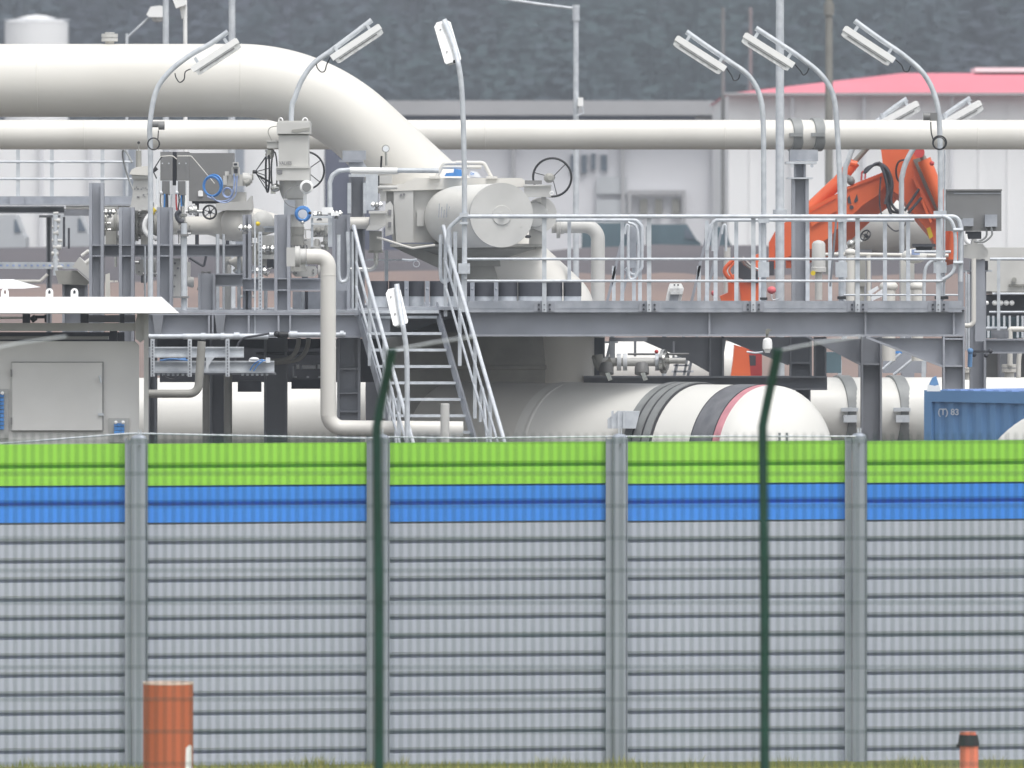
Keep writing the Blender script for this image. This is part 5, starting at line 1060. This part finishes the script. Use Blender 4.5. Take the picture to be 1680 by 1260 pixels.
t = T('downcomer_pipe', 'cream pipe dropping to an elbow at the walkway end', 'pipe', (1597, 545, 117.4))
part(t, 'pipe_run', MB().tube([(1597.5, 424), (1597.5, 534), (1580, 534)], 3.9, 117.4, 14, bend=9), 'pipe')
for lab, x, y0, y1, r in (('first slim tube beside the walkway end leg', 1585, 445, 575, 1.6), ('second slim tube beside the walkway end leg', 1589, 450, 575, 2.4)):
    one('slim_tube', MB().cyl((x, y0, 117.6), (x, y1, 117.6), r, 10), 'galv', lab, 'tube', 'slim tubes beside the walkway end')
one('blue_joint', MB().cyl((1592, 575, 117.6), (1591, 602, 117.6), 4, 10).sph((1592, 576, 117.5), 5), 'cont', 'blue wrapped joint at the bottom of the slim tubes', 'joint')
t = T('flanged_nozzle', 'cream flanged nozzle with vertical pipe at the far right', 'nozzle', (1656, 626, 120.5))
part(t, 'pipe_run', MB().tube([(1657, 600), (1657, 540), (1760, 540)], 4.4, 120.4, 16, bend=2).tube([(1671, 620), (1672, 585), (1680, 560), (1700, 540)], 4, 120.2, 12, smooth=5), 'pipe')
part(t, 'flange', MB().lathe((1656, 597.5, 120.5), (0, 0, -1), [(0, 12.5), (5.5, 12.5)], 22).lathe((1656, 604.5, 120.5), (0, 0, -1), [(0, 12.5), (6, 12.5), (7, 8), (14, 8)], 22), 'pipe')
t = T('flanged_nozzle', 'small pale flanged nozzle beside the outer walkway leg', 'nozzle', (1590, 622, 121))
part(t, 'flange', MB().lathe((1588, 603, 121), (0, 0, -1), [(0, 9), (2.5, 9), (2.6, 7), (3.4, 7), (3.5, 9.5), (8, 9.5), (9, 5), (20, 5)], 20), 'pipe')
t = T('right_handrail', 'galvanised handrail crossing in front of the grey machine housing, far right', 'handrail', (1650, 560, 119.6))
part(t, 'top_rail', MB().cyl((1624, 425, 119.6), (1730, 425, 119.6), 2.6, 10), 'galv'); part(t, 'mid_rail', MB().cyl((1628, 482, 119.6), (1730, 482, 119.6), 2, 10).cyl((1623, 512, 119.6), (1730, 512, 119.6), 2, 10).cyl((1618, 539, 119.7), (1652, 539, 119.7), 3.4, 10), 'galv'); part(t, 'rail_post', MB().box(1636, 427, 1641, 556, 119.55, .05), 'galv'); part(t, 'bracket', MB().box(1626, 542, 1655, 555, 119.5, .03).bolts([(1631, 547), (1650, 547), (1638, 549)], 119.48, 2), 'steeld')
t = T('machine_housing', 'pale grey machine housing with ribbed top edge at the right border', 'machine', (1670, GY(127), 127))
part(t, 'housing', MB().prism([(1612, 406), (1800, 406), (1800, 478), (1616, 478)], 127, 2), 'beige'); part(t, 'rib', MB().box(1628, 478, 1800, 483, 126.9, 2.2).box(1655, 466, 1800, 469, 126.95, .1), 'beiged'); part(t, 'boss', MB().cyl((1664, 459, 126.8), (1664, 459, 127), 4, 14), 'beiged')
part(t, 'undercarriage', MB().box(1618, 484, 1800, 520, 127.3, 1.5), 'dark'); part(t, 'lower_panel', MB().box(1616, 520, 1800, 555, 127.2, 1.5), 'teal'); part(t, 'leg', MB().box(1640, 555, 1670, GY(127), 127.4, .5), 'steeld')
wc = MB()
for i, x in enumerate((1619, 1632, 1642, 1651, 1660)): wc.sph((x, 497, 127), 4.5 - (i == 0))
part(t, 'bright_cap', wc, 'white')
wp = MB()
for x in (1620, 1628, 1646, 1655, 1668, 1676): wp.box(x, 518, x + 3.5, 554, 127.0, .1)
part(t, 'pale_strip', wp, 'galv')
one('long_grey_wall', MB().box(1590, 556, 1900, 640, 129, .3), 'cab', 'plain grey wall strip behind the flanged nozzles at far right', 'wall')
# items behind right railing
fh = one('white_filter_head', MB().lathe((1343, 412, 124), (0, 0, -1), [(-18, 2), (-16, 8), (-12, 11), (26, 11.5), (27, 12.5), (34, 12.5), (35, 6), (80, 6)], 22), 'beige', 'white domed filter head on a stem behind the railing', 'filter')
part(fh, 'yellow_sticker', MB().cyl((1334, 448, 123.88), (1334, 448, 123.9), 4, 14), 'yellow')
for lab, x, y, r in (('white capped pipe stub behind the railing, by the fourth lamp pole', 1395, 414, 9), ('pale pipe hub beneath the hanging hose', 1458, 470, 14), ('pale hub just left of the last lamp pole', 1505, 470, 12)):
    one('pipe_stub', MB().sph((x, y, 123), r, (1.1, 1, .7)).lathe((x, y + 2, 123), (0, 0, -1), [(0, r * .8), (120, r * .8)], 18), 'pipe', lab, 'pipe stub', 'pale pipe stubs behind the right railing')
one('cream_pipe_bridge', MB().tube([(1345, 418), (1362, 417), (1408, 417), (1460, 418), (1556, 419)], 3, 124.5, 10).tube([(1425, 419), (1425, 600)], 3.6, 124.4, 10), 'pipe', 'thin cream pipe crossing behind the right railing below the excavator arm', 'pipe')
t = T('motor_valve', 'blue capped white valve behind the right railing under the arm', 'valve', (1500, 440, 124.2)); part(t, 'body', MB().sph((1500, 420, 124.2), 14, (1.5, 1, .9)).box(1478, 420, 1500, 505, 124.4, .2), 'pipe2'); part(t, 'cap', MB().box(1496, 409, 1509, 418, 123.9, .15), 'bluel')
t = T('dark_gear_valve', 'dull valve with black wheel between the railing posts', 'valve', (1400, 440, 124)); part(t, 'body', MB().box(1391, 425, 1420, 470, 124.3, .3).lathe((1408, 470, 124.4), (0, 0, -1), [(0, 10), (60, 10)], 16), 'beiged'); handwheel(t, (1420, 386, 123.6), 9, (.7, 1, -.6), 'black', 4, 1.3); part(t, 'stem', MB().cyl((1412, 392, 123.8), (1394, 404, 124), 5, 12).sph((1396, 400, 123.9), 7), 'chrome')
one('white_board', MB().prism([(1424, 478), (1440, 469), (1442, 474), (1428, 484)], 123, .03).prism([(1429, 487), (1448, 474), (1448, 486), (1430, 494)], 122.9, .03), 'contw', 'tilted white boards lying behind the right railing', 'board')
one('loop_tube', MB().tube([(1516, 500), (1517, 450), (1524, 432), (1540, 424)], 3, 121.5, 10, smooth=6), 'galv', 'bent galvanised tube curling beside the last lamp pole', 'tube')
one('dark_channel', MB().box(1497, 400, 1535, 405, 122.9, .1).prism([(1502, 405), (1530, 405), (1526, 415), (1505, 415)], 123, .1), 'dark', 'dark channel piece under the excavator stick', 'channel')
t = T('indicator_ball', 'red indicator ball with thin bracket behind the thick mast', 'indicator', (1266, 490, 122)); part(t, 'ball', MB().sph((1266, 476, 122), 7.5, (1, 1, .85)), 'redp'); part(t, 'bracket', MB().tube([(1266, 483), (1268, 492), (1280, 488), (1284, 478)], 1, 121.9, 6, smooth=4), 'galv')
t = T('indicator_ball', 'small red indicator ball left of the orange coupler', 'indicator', (1171, 490, 122.6)); part(t, 'ball', MB().sph((1171, 481, 122.8), 4.5), 'redp')
one('grey_stub_post', MB().cyl((1193, 500, 140), (1193, 406, 140), 5.5, 12), 'beige', 'short blurred grey post left of the red excavator coupler', 'post')
t = T('support_bracing', 'pale steel stair with diagonal rails seen under the right haunch', 'stair', (1480, GY(127), 127))
part(t, 'diagonal_rail', MB().cyl((1448, 606, 126.5), (1478, 580, 126.5), 2.4, 8).cyl((1466, 615, 126.5), (1500, 587, 126.5), 2.4, 8), 'galv'); part(t, 'panel', MB().box(1448, 575, 1520, 612, 127.5, .1), 'steel'); part(t, 'post', MB().box(1512, 590, 1519, GY(127), 126.8, .1).box(1375, 590, 1381, 640, 126.8, .1), 'galv'); part(t, 'blue_detail', MB().box(1464, 576, 1480, 580, 126.8, .1), 'blue')
one('teal_box', MB().box(1356, 578, 1380, 612, 126, .5), 'teal', 'dim teal box between two legs under the walkway', 'box')

# chrome valve run under the walkway
cv = T('chrome_valve_run', 'dull stainless pipe run with two clamped valves under the walkway', 'valve assembly', (1050, 625, 117.5))
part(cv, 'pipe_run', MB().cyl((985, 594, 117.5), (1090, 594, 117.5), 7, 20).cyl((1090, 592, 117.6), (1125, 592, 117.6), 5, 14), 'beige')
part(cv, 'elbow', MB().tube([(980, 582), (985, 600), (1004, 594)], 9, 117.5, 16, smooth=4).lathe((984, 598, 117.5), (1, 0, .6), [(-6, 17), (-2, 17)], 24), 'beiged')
for x in (1012, 1022, 1075): part(cv, 'clamp', MB().lathe((x, 594, 117.5), (1, 0, 0), [(0, 14), (7, 14)], 24), 'contw' if x < 1060 else 'galv')
part(cv, 'big_flange', MB().lathe((1086, 593, 117.5), (1, -.3, 0), [(0, 20), (6, 20), (6.2, 15), (9, 15)], 30), 'chrome')
for x in (995, 1053):
    h_ = part(cv, 'valve_body', MB().lathe((x, 596, 117.3), (0, -.3, -1), [(0, 9), (8, 12), (18, 12), (20, 7)], 18), 'cab'); part(h_, 'lever', MB().prism([(x - 2, 612), (x + 5, 611), (x + 10, 623), (x + 3, 625)], 116.9, .1), 'chrome')
part(cv, 'red_knob', MB().sph((1077, 577, 117.2), 3.4), 'red'); part(cv, 'bypass', MB().cyl((1030, 581, 117.5), (1075, 581, 117.5), 1.8, 8).cyl((1096, 581, 117.5), (1130, 581, 117.5), 2, 8), 'cab')
part(cv, 'hanger', MB().box(1040, 554, 1044, 585, 117.6, .05).box(1000, 554, 1062, 560, 117.8, .4).cyl((1105, 560, 117.8), (1105, 590, 117.8), 2, 8), 'steeld')
one('scaffold_frame', MB().box(1105, 598, 1132, 601, 121, .04).box(1106, 608, 1134, 611, 121, .04).prism([(1128, 576), (1132, 576), (1124, 616), (1120, 616)], 121, .05).prism([(1112, 580), (1116, 580), (1108, 616), (1104, 616)], 121, .05), 'galvt', 'little slanted ladder frame right of the stainless valves', 'frame')
# bird-like spout / detector
t = T('gas_detector', 'small white canister with dark beaked cap hung under the walkway', 'detector', (1259, 580, 113.5))
part(t, 'canister', MB().lathe((1259, 554, 113.5), (0, 0, -1), [(0, 3), (3, 7), (8, 8), (18, 8), (20, 6), (25, 4)], 18), 'white'); part(t, 'cap', MB().prism([(1256, 548), (1256, 541), (1261, 539), (1267, 542), (1262, 544), (1261, 549)], 113.45, .05).cyl((1258.5, 554, 113.5), (1258.5, 547, 113.5), 2, 8), 'mast'); part(t, 'arm', MB().tube([(1252, 577), (1240, 579), (1225, 577)], 1.6, 113.5, 8, smooth=3), 'galv')

# left background bridge and pipes
wb = T('walkway_bridge', 'galvanised bridge walkway crossing behind the left rack', 'walkway', (100, GY(135), 135))
part(wb, 'handrail', MB().cyl((-60, 265.5, 135), (218, 265.5, 135), 2, 8).cyl((-60, 293.5, 135), (218, 293.5, 135), 2, 8), 'galv')
for x in (29.5, 85, 168, -40): part(wb, 'rail_post', MB().box(x - 3, 238, x + 3, 325, 135, .05), 'galv')
part(wb, 'girder', MB().box(-60, 322, 215, 336, 134.9, .1).box(-60, 334, 215, 337, 134.7, .3), 'galvt'); part(wb, 'bracket', MB().box(16, 323, 40, 334, 134.85, .03).box(172, 323, 180, 334, 134.85, .03), 'steel')
part(wb, 'lower_beam', MB().hb(-60, 105, 338, 350, 135.2, .3, 2).box(105, 342, 148, 354, 135.3, .2), 'steel'); part(wb, 'white_tube', MB().cyl((108, 340.5, 134.8), (215, 340.5, 134.8), 3, 10), 'white')
part(wb, 'leg', MB().vb(76, 84, 354, GY(135.3), 135.3, .2, 2).box(64, 353, 98, 357, 135.2, .2), 'steeld')
t = T('valve_stack', 'blurred stack of pale valves on a post below the left bridge', 'valve', (90, 460, 130)); m = MB(); rng = random.Random(4)
for i in range(9): y = 350 + i * 11; m.cyl((92 - rng.uniform(3, 8), y, 130), (92 + rng.uniform(3, 12), y + rng.uniform(-2, 2), 130), rng.uniform(2, 5), 10)
part(t, 'body', MB().cyl((91, 352, 130), (91, 452, 130), 4.2, 12), 'galv'); part(t, 'fittings', m, 'beige'); part(t, 'dark_tube', MB().cyl((105, 356, 130), (105, 405, 130), 2, 8).cyl((113, 374, 130), (113, 408, 130), 1.8, 8), 'dark')
ctb = T('perforated_tray', 'blurred perforated cable tray running behind the left lifting eyes', 'cable tray', (60, 442, 131)); part(ctb, 'tray', MB().box(-60, 430, 130, 441, 131, .05), 'galv')
sl = MB()
for x in range(0, 125, 10): sl.box(x, 434, x + 4, 437, 130.99, .006)
part(ctb, 'slot', sl, 'bluel')
one('bent_cream_tube', MB().tube([(20, 461.5), (66, 461.5), (78, 450)], 2.8, 131, 10, bend=4), 'pipe', 'thin cream tube with a kink, behind the lifting eyes', 'tube')
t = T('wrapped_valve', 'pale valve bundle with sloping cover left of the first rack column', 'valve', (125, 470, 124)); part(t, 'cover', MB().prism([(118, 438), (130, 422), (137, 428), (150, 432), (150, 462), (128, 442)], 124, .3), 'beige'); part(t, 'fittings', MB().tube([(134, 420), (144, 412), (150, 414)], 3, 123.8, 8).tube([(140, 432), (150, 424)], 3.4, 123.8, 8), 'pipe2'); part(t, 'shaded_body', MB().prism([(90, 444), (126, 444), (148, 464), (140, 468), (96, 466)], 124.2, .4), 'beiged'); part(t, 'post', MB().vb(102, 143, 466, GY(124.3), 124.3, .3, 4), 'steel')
one('pale_blob_fitting', MB().box(176, 460, 186, 463, 119, .05).box(188, 460, 193, 463, 119, .05).prism([(173, 450), (180, 448), (181, 500), (172, 500)], 119.2, .05), 'pipe', 'pale fittings glimpsed between the first two rack columns', 'fitting')

# ================================================================ BLUE CONTAINER + RING
bc = T('shipping_container', 'blue corrugated container behind the barrier at lower right', 'container', (1650, GY(104), 104))
c0 = P(1516, 640, 105); dirx = Vector((math.cos(R_(52)), -math.sin(R_(52)), 0)); nrm = Vector((math.sin(R_(52)), math.cos(R_(52)), 0)); LEN = 6.0; zt = c0.z
def cb_(x0, x1, z0, z1, n0, n1, mb):
    f = [c0 + dirx * x0 + nrm * n0, c0 + dirx * x1 + nrm * n0]; b_ = [c0 + dirx * x1 + nrm * n1, c0 + dirx * x0 + nrm * n1]
    lo = [Vector((q.x, q.y, z0)) for q in f + b_]; hi = [Vector((q.x, q.y, z1)) for q in f + b_]
    mb.add(lo + hi, [(3, 2, 1, 0), (4, 5, 6, 7), (0, 1, 5, 4), (1, 2, 6, 5), (2, 3, 7, 6), (3, 0, 4, 7)]); return mb
fr = MB(); cb_(0, LEN, zt - .13, zt, 0, .06, fr); cb_(0, .13, 0, zt - .131, 0, .12, fr); cb_(LEN - .13, LEN, 0, zt - .131, 0, .12, fr); cb_(.131, LEN - .131, 0, .15, 0, .1, fr); cb_(0, .12, zt - .13, zt, .061, 2.4, fr)
part(bc, 'frame', fr, 'cont')
cr = MB(); vs = []; x = .14; n0 = 0
prof = []
while x < LEN - .2: prof += [(x, .035), (x + .09, .035), (x + .13, .075), (x + .20, .075)]; x += .24
v0 = [c0 + dirx * a + nrm * b_ for a, b_ in prof]; n_ = len(v0)
cr.add([Vector((q.x, q.y, .15)) for q in v0] + [Vector((q.x, q.y, zt - .13)) for q in v0], [(i, i + 1, n_ + i + 1, n_ + i) for i in range(n_ - 1)])
part(bc, 'side_wall', cr, 'cont')
rr = MB(); cb_(0, LEN, zt - .06, zt - .012, .062, 2.4, rr); x = .2
rfm = part(bc, 'roof', rr, 'contr'); rb = MB()
while x < LEN - .1: cb_(x, x + .1, zt - .011, zt + .012, .1, 2.35, rb); x += .22
part(rfm, 'roof_rib', rb, 'contr')
part(bc, 'back_wall', cb_(0, LEN, .15, zt - .07, 2.3, 2.36, MB()), 'cont')
an = -R_(52); q = c0 + dirx * .38
lt = text(bc, '(T) 83', 0, 0, 104, 14, 'contw', None); me = lt.data
xs_ = [v.co.x for v in me.vertices]; zs_ = [v.co.z for v in me.vertices]; x0_, z0_ = min(xs_), min(zs_)
for v in me.vertices:
    X = (v.co.x - x0_) * 1.5; Z = v.co.z - z0_; W = c0 + dirx * (.22 + X) + nrm * (.02) ; v.co = Vector((W.x, W.y, zt - .30 + Z)) - ORG[bc]
rg = T('white_ring', 'white curved end of a large pipe ring in front of the blue container', 'pipe ring', (1760, GY(100), 100))
part(rg, 'ring', MB().lathew(P(1768, 835, 101.5), Vector((-.35, -1, 0)).normalized(), [(0, 1.13), (.25, 1.13), (.27, 1.10), (.27, .86), (0, .86), (0, 1.13)], 72), 'pipe2')
part(rg, 'inner_seam', MB().ring((1764, 835, 101.1), 142, 1.3, (-.35, -1, 0), 60), 'cab')
part(rg, 'ring_foot', MB().box(1700, 980, 1830, GY(101.5), 101.3, .4), 'steeld')

# ================================================================ BARRIER
def BD(x): return 96 + (x - 840) * .00085
br = T('noise_barrier', 'grey noise barrier with lime green and bright blue top panels between steel posts', 'barrier', (840, GY(96), 96))
posts = [(-170, 36), (223.5, 37), (620.5, 38), (1012, 36), (1404.5, 36), (1798, 36)]
def panel(xa, xb, y0, y1, groove, mb, lead=False):
    # y0..y1: board rows, dark groove recessed at the bottom of each board
    Da, Db = BD(xa), BD(xb)
    prof = [(y0, .06), (y0 + 2.6, .06), (y0 + 2.9, 0)] if lead else [(y0, .0)]
    y = y0
    for gy in groove:
        prof += [(gy - 7, .004), (gy - 2.9, .014), (gy - 2.6, .09), (gy + 2.7, .09), (gy + 3.0, .0)]
    prof.append((y1, 0)); n_ = len(prof)
    a = [P(xa, y_, Da) + Vector((0, d_, 0)) for y_, d_ in prof]; b_ = [P(xb, y_ - (xb - xa) * .0041 , Da) + Vector((0, d_ + Db - Da, 0)) for y_, d_ in prof]
    for q in b_: q.x = P(xb, 0, Db).x
    mb.add(a + b_, [(i, i + 1, n_ + i + 1, n_ + i) for i in range(n_ - 1)])
    o = Vector((0, .1, 0)); t_ = [a[0], b_[0], b_[0] + o, a[0] + o]; mb.add([q + Vector((0, 0, .001)) for q in t_], [(0, 1, 2, 3)]); t_ = [a[-1], b_[-1], b_[-1] + o, a[-1] + o]; mb.add([q + Vector((0, 0, -.001)) for q in t_], [(3, 2, 1, 0)])
    mb.add([a[0] + o, b_[0] + o, b_[-1] + o, a[-1] + o], [(0, 1, 2, 3)])
    return mb
p_ = 31.25
for i in range(len(posts) - 1):
    xa = posts[i][0] + posts[i][1] / 2 - 3; xb = posts[i + 1][0] - posts[i + 1][1] / 2 + 3
    dy = -(xa - 630) * .0041 * 1.0 - .0
    g0 = 764.3 + dy
    part(br, 'green_panel', panel(xa, xb, 727 + dy + (0 if i else .5), g0 + p_ - .3, [g0], MB()), 'pgreen')
    part(br, 'blue_panel', panel(xa, xb, g0 + p_, g0 + 3 * p_ - 2.0, [g0 + 2 * p_ - 1], MB(), True), 'pblue')
    part(br, 'grey_panel', panel(xa, xb, g0 + 3 * p_ - 1.6, 1262 + dy, [g0 + k * p_ + (k - 3) * .02 for k in range(4, 16)], MB(), True), 'pgrey')
    part(br, 'seam_strip', MB().hexa([P(xa, g0 + p_ * 3 - 2.6, BD(xa) + .02), P(xb, g0 + p_ * 3 - 2.6 - (xb - xa) * .0041, BD(xb) + .02), P(xb, g0 + p_ * 3 - 1 - (xb - xa) * .0041, BD(xb) + .02), P(xa, g0 + p_ * 3 - 1, BD(xa) + .02)], [P(xa, g0 + p_ * 3 - 2.6, BD(xa) + .05), P(xb, g0 + p_ * 3 - 2.6 - (xb - xa) * .0041, BD(xb) + .05), P(xb, g0 + p_ * 3 - 1 - (xb - xa) * .0041, BD(xb) + .05), P(xa, g0 + p_ * 3 - 1, BD(xa) + .05)]), 'band')
for x, w_ in posts:
    D = BD(x); top = 713 - (x - 223) * .0025; xl, xr = x - w_ / 2, x + w_ / 2
    m = MB().box(xl, top + 9, xl + 11, GY(D) + 5, D - .09, .012).box(xl, top + 6, xl + 1.8, GY(D) + 5, D - .078, .2).box(xr - 1.8, top + 9, xr, GY(D) + 5, D - .07, .19)
    c_ = xl + 11 + (w_ - 13) / 2; rr = (w_ - 14) / 2
    # fluted face
    pts = [(c_ - rr, 0), (c_ - rr * .95, -.035), (c_ - rr * .6, -.05), (c_ + rr * .55, -.05), (c_ + rr * .9, -.035), (c_ + rr, 0)]
    a = [P(px, top + 6, D - .09) + Vector((0, d_, 0)) for px, d_ in pts]; b_ = [Vector((q.x, q.y, -.05)) for q in a]; n_ = len(a)
    m.add(a + b_, [(i, i + 1, n_ + i + 1, n_ + i) for i in range(n_ - 1)])
    q = part(br, 'post', m, 'bpost')
    part(q, 'cap', MB().sph((c_, top + 7, D - .04), rr + 1.5, (1, .6, .55), 18).lathe((c_, top + 6, D - .04), (0, 0, -1), [(0, rr + 1.5), (3, rr + 1.5)], 18), 'bpost')
    part(q, 'bolt', MB().bolts([(c_ + 1, top + 18)], D - .145, 1.6), 'letter')
    part(q, 'cable_clip', MB().box(c_ - 2, top - 8, c_ + .2, top + 4, D - .02, .04).box(c_ + 2, top - 8, c_ + 4, top + 4, D - .02, .04), 'galv')
    part(q, 'footing', MB().box(x - 26, GY(D) + 2, x + 26, GY(D) + 12, D - .2, .5), 'gravel')
one('earthing_cable', MB().tube([(-170, 740), (0, 728), (200, 712), (223, 711), (600, 719), (640, 717), (760, 719), (1012, 716), (1404, 716)], 1.5, 96.3, 8), 'galv', 'thin grey cable strung along the barrier tops', 'cable')

# ================================================================ NEAR MARKERS AND MESH FENCE
t = T('orange_plastic_pipe', 'wide upright orange plastic pipe standing before the barrier at lower left', 'pipe', (276, GY(80) + (-80 * 0), 80))
zb = gz(80); t.location.z = zb - .05; ORG[t] = Vector(t.location)
Wc = P(276, 1121, 80)
part(t, 'tube', MB().lathew(Vector((Wc.x, 80, zb - .05)), Vector((0, 0, 1)), [(0, .217), (Wc.z - zb + .05, .217), (Wc.z - zb + .05, .205), (0, .205)], 48), 'opipe')
part(t, 'rim', MB().lathew(Vector((Wc.x, 80, Wc.z - .006)), Vector((0, 0, 1)), [(0, .219), (.018, .219), (.018, .204), (0, .204), (0, .219)], 48), 'orim')
zb = gz(79); a = P(309, 1222, 79)
one('white_stake', MB().add([Vector((a.x - .045, 79, zb - .05)), Vector((a.x + .03, 79, zb - .05)), Vector((a.x + .03, 79, a.z - .02)), Vector((a.x + .01, 79, a.z)), Vector((a.x - .02, 79, a.z - .03)), Vector((a.x - .045, 79.02, zb - .05)), Vector((a.x + .03, 79.02, zb - .05)), Vector((a.x + .03, 79.02, a.z - .02)), Vector((a.x + .01, 79.02, a.z)), Vector((a.x - .02, 79.02, a.z - .03))], [(0, 1, 2, 3, 4), (9, 8, 7, 6, 5), (0, 5, 6, 1), (1, 6, 7, 2), (2, 7, 8, 3), (3, 8, 9, 4), (4, 9, 5, 0)]), 'white', 'small white stake leaning on the wide orange pipe', 'stake')
t = T('marker_post', 'slim salmon orange marker post with black cap at lower right', 'marker post', (1588, 1198, 82)); zb = gz(82); t.location.z = zb - .05; ORG[t] = Vector(t.location)
a = P(1588, 1205, 82)
part(t, 'post', MB().lathew(Vector((a.x + .01, 82, zb - .05)), Vector((0, 0, 1)), [(0, .087), (a.z - zb + .05 - .09, .082), (a.z - zb + .05, .07)], 24), 'omark')
part(t, 'cap', MB().lathew(Vector((a.x + .005, 82, a.z - .1)), Vector((0, 0, 1)), [(0, .096), (.02, .095), (.09, .084), (.099, .084)], 24).lathew(Vector((a.x - .085, 82, a.z - .115)), Vector((0, 0, 1)), [(0, .018), (.03, .018)], 10), 'black')
part(t, 'top_disc', MB().lathew(Vector((a.x, 82, a.z + .0)), Vector((0, 0, 1)), [(0, .072), (.022, .072)], 24), 'omark')

FD = 60; mf = T('mesh_fence', 'dark green welded mesh fence with bent top posts close to the camera', 'fence', (840, HY + (CAMZ - gz(60)) * S(60), 60))
gyf = HY + (CAMZ - gz(FD)) * S(FD) + 6
def fx(y, x): return x - (gyf - y) * 0.0
for x in (-52, 620, 1253, 1886):
    # post leans slightly, then bends out at the top
    q = part(mf, 'fence_post', MB().tube([(x + 1, gyf, FD), (x + 1, 1000, FD), (x - 2, 700, FD), (x + 4, 668, FD - .02), (x + 20, 592, FD - .1), (x + 22, 576, FD - .12)], 7.8, n=14), 'green')
    part(q, 'post_cap', MB().cyl((x + 22, 577, FD - .12), (x + 22, 572, FD - .12), 9, 14), 'green')
    wr = part(q, 'wire_stay', MB().tube([(x + 24, 575, FD - .12), (x + 90, 562, FD + .1), (x + 160, 552, FD + .3)], 1.6, n=6), 'galv')
xl = -13
vy0 = 711
while xl < 1800:
    m = MB(); xx = xl + 9
    while xx < xl + 628:
        m.add(*(lambda a, b, r: ([a + Vector((-r, 0, 0)), a + Vector((0, -r, 0)), a + Vector((r, 0, 0)), a + Vector((0, r, 0)), b + Vector((-r, 0, 0)), b + Vector((0, -r, 0)), b + Vector((r, 0, 0)), b + Vector((0, r, 0))], [(0, 1, 5, 4), (1, 2, 6, 5), (2, 3, 7, 6), (3, 0, 4, 7)], True))(P(xx, vy0, FD), P(xx, gyf - 12, FD), .0036))
        xx += 14.45
    y = 724.5
    while y < gyf - 10:
        for dd in (-.006, .006):
            A, B = P(xl + 2, y, FD + dd), P(xl + 633 - 2, y - .6, FD + dd); r = .0042
            m.add([A + Vector((0, -r, 0)), A + Vector((0, 0, -r)), A + Vector((0, r, 0)), A + Vector((0, 0, r)), B + Vector((0, -r, 0)), B + Vector((0, 0, -r)), B + Vector((0, r, 0)), B + Vector((0, 0, r))], [(0, 1, 5, 4), (1, 2, 6, 5), (2, 3, 7, 6), (3, 0, 4, 7)], True)
        y += 52.9
    part(mf, 'mesh_panel', m, 'green')
    xl += 633
# ================================================================ HAZE
HAZE = 0.0006
if HAZE:
    hz = MB(); lo = Vector((-460, -260, -3)); hi = Vector((460, 1450, 200))
    c = [Vector((x, y, z)) for z in (lo.z, hi.z) for x, y in ((lo.x, lo.y), (hi.x, lo.y), (hi.x, hi.y), (lo.x, hi.y))]
    hz.add(c, [(3, 2, 1, 0), (4, 5, 6, 7), (0, 1, 5, 4), (1, 2, 6, 5), (2, 3, 7, 6), (3, 0, 4, 7)])
    hm_ = bpy.data.materials.new('haze_air'); hm_.use_nodes = True; t = hm_.node_tree
    t.nodes.remove(t.nodes['Principled BSDF']); pv = t.nodes.new('ShaderNodeVolumePrincipled')
    pv.inputs['Density'].default_value = HAZE; pv.inputs['Color'].default_value = (.82, .895, 1, 1); pv.inputs['Anisotropy'].default_value = .2
    t.links.new(pv.outputs[0], t.nodes['Material Output'].inputs['Volume'])
    me = bpy.data.meshes.new('haze'); me.from_pydata(hz.v, [], hz.f); me.materials.append(hm_)
    o = bpy.data.objects.new('haze', me); col.objects.link(o); o['kind'] = 'stuff'; o['label'] = 'thin pale haze in the air over the plant'; o['category'] = 'haze'
scene.cycles.volume_bounces = 0; scene.cycles.max_bounces = 8
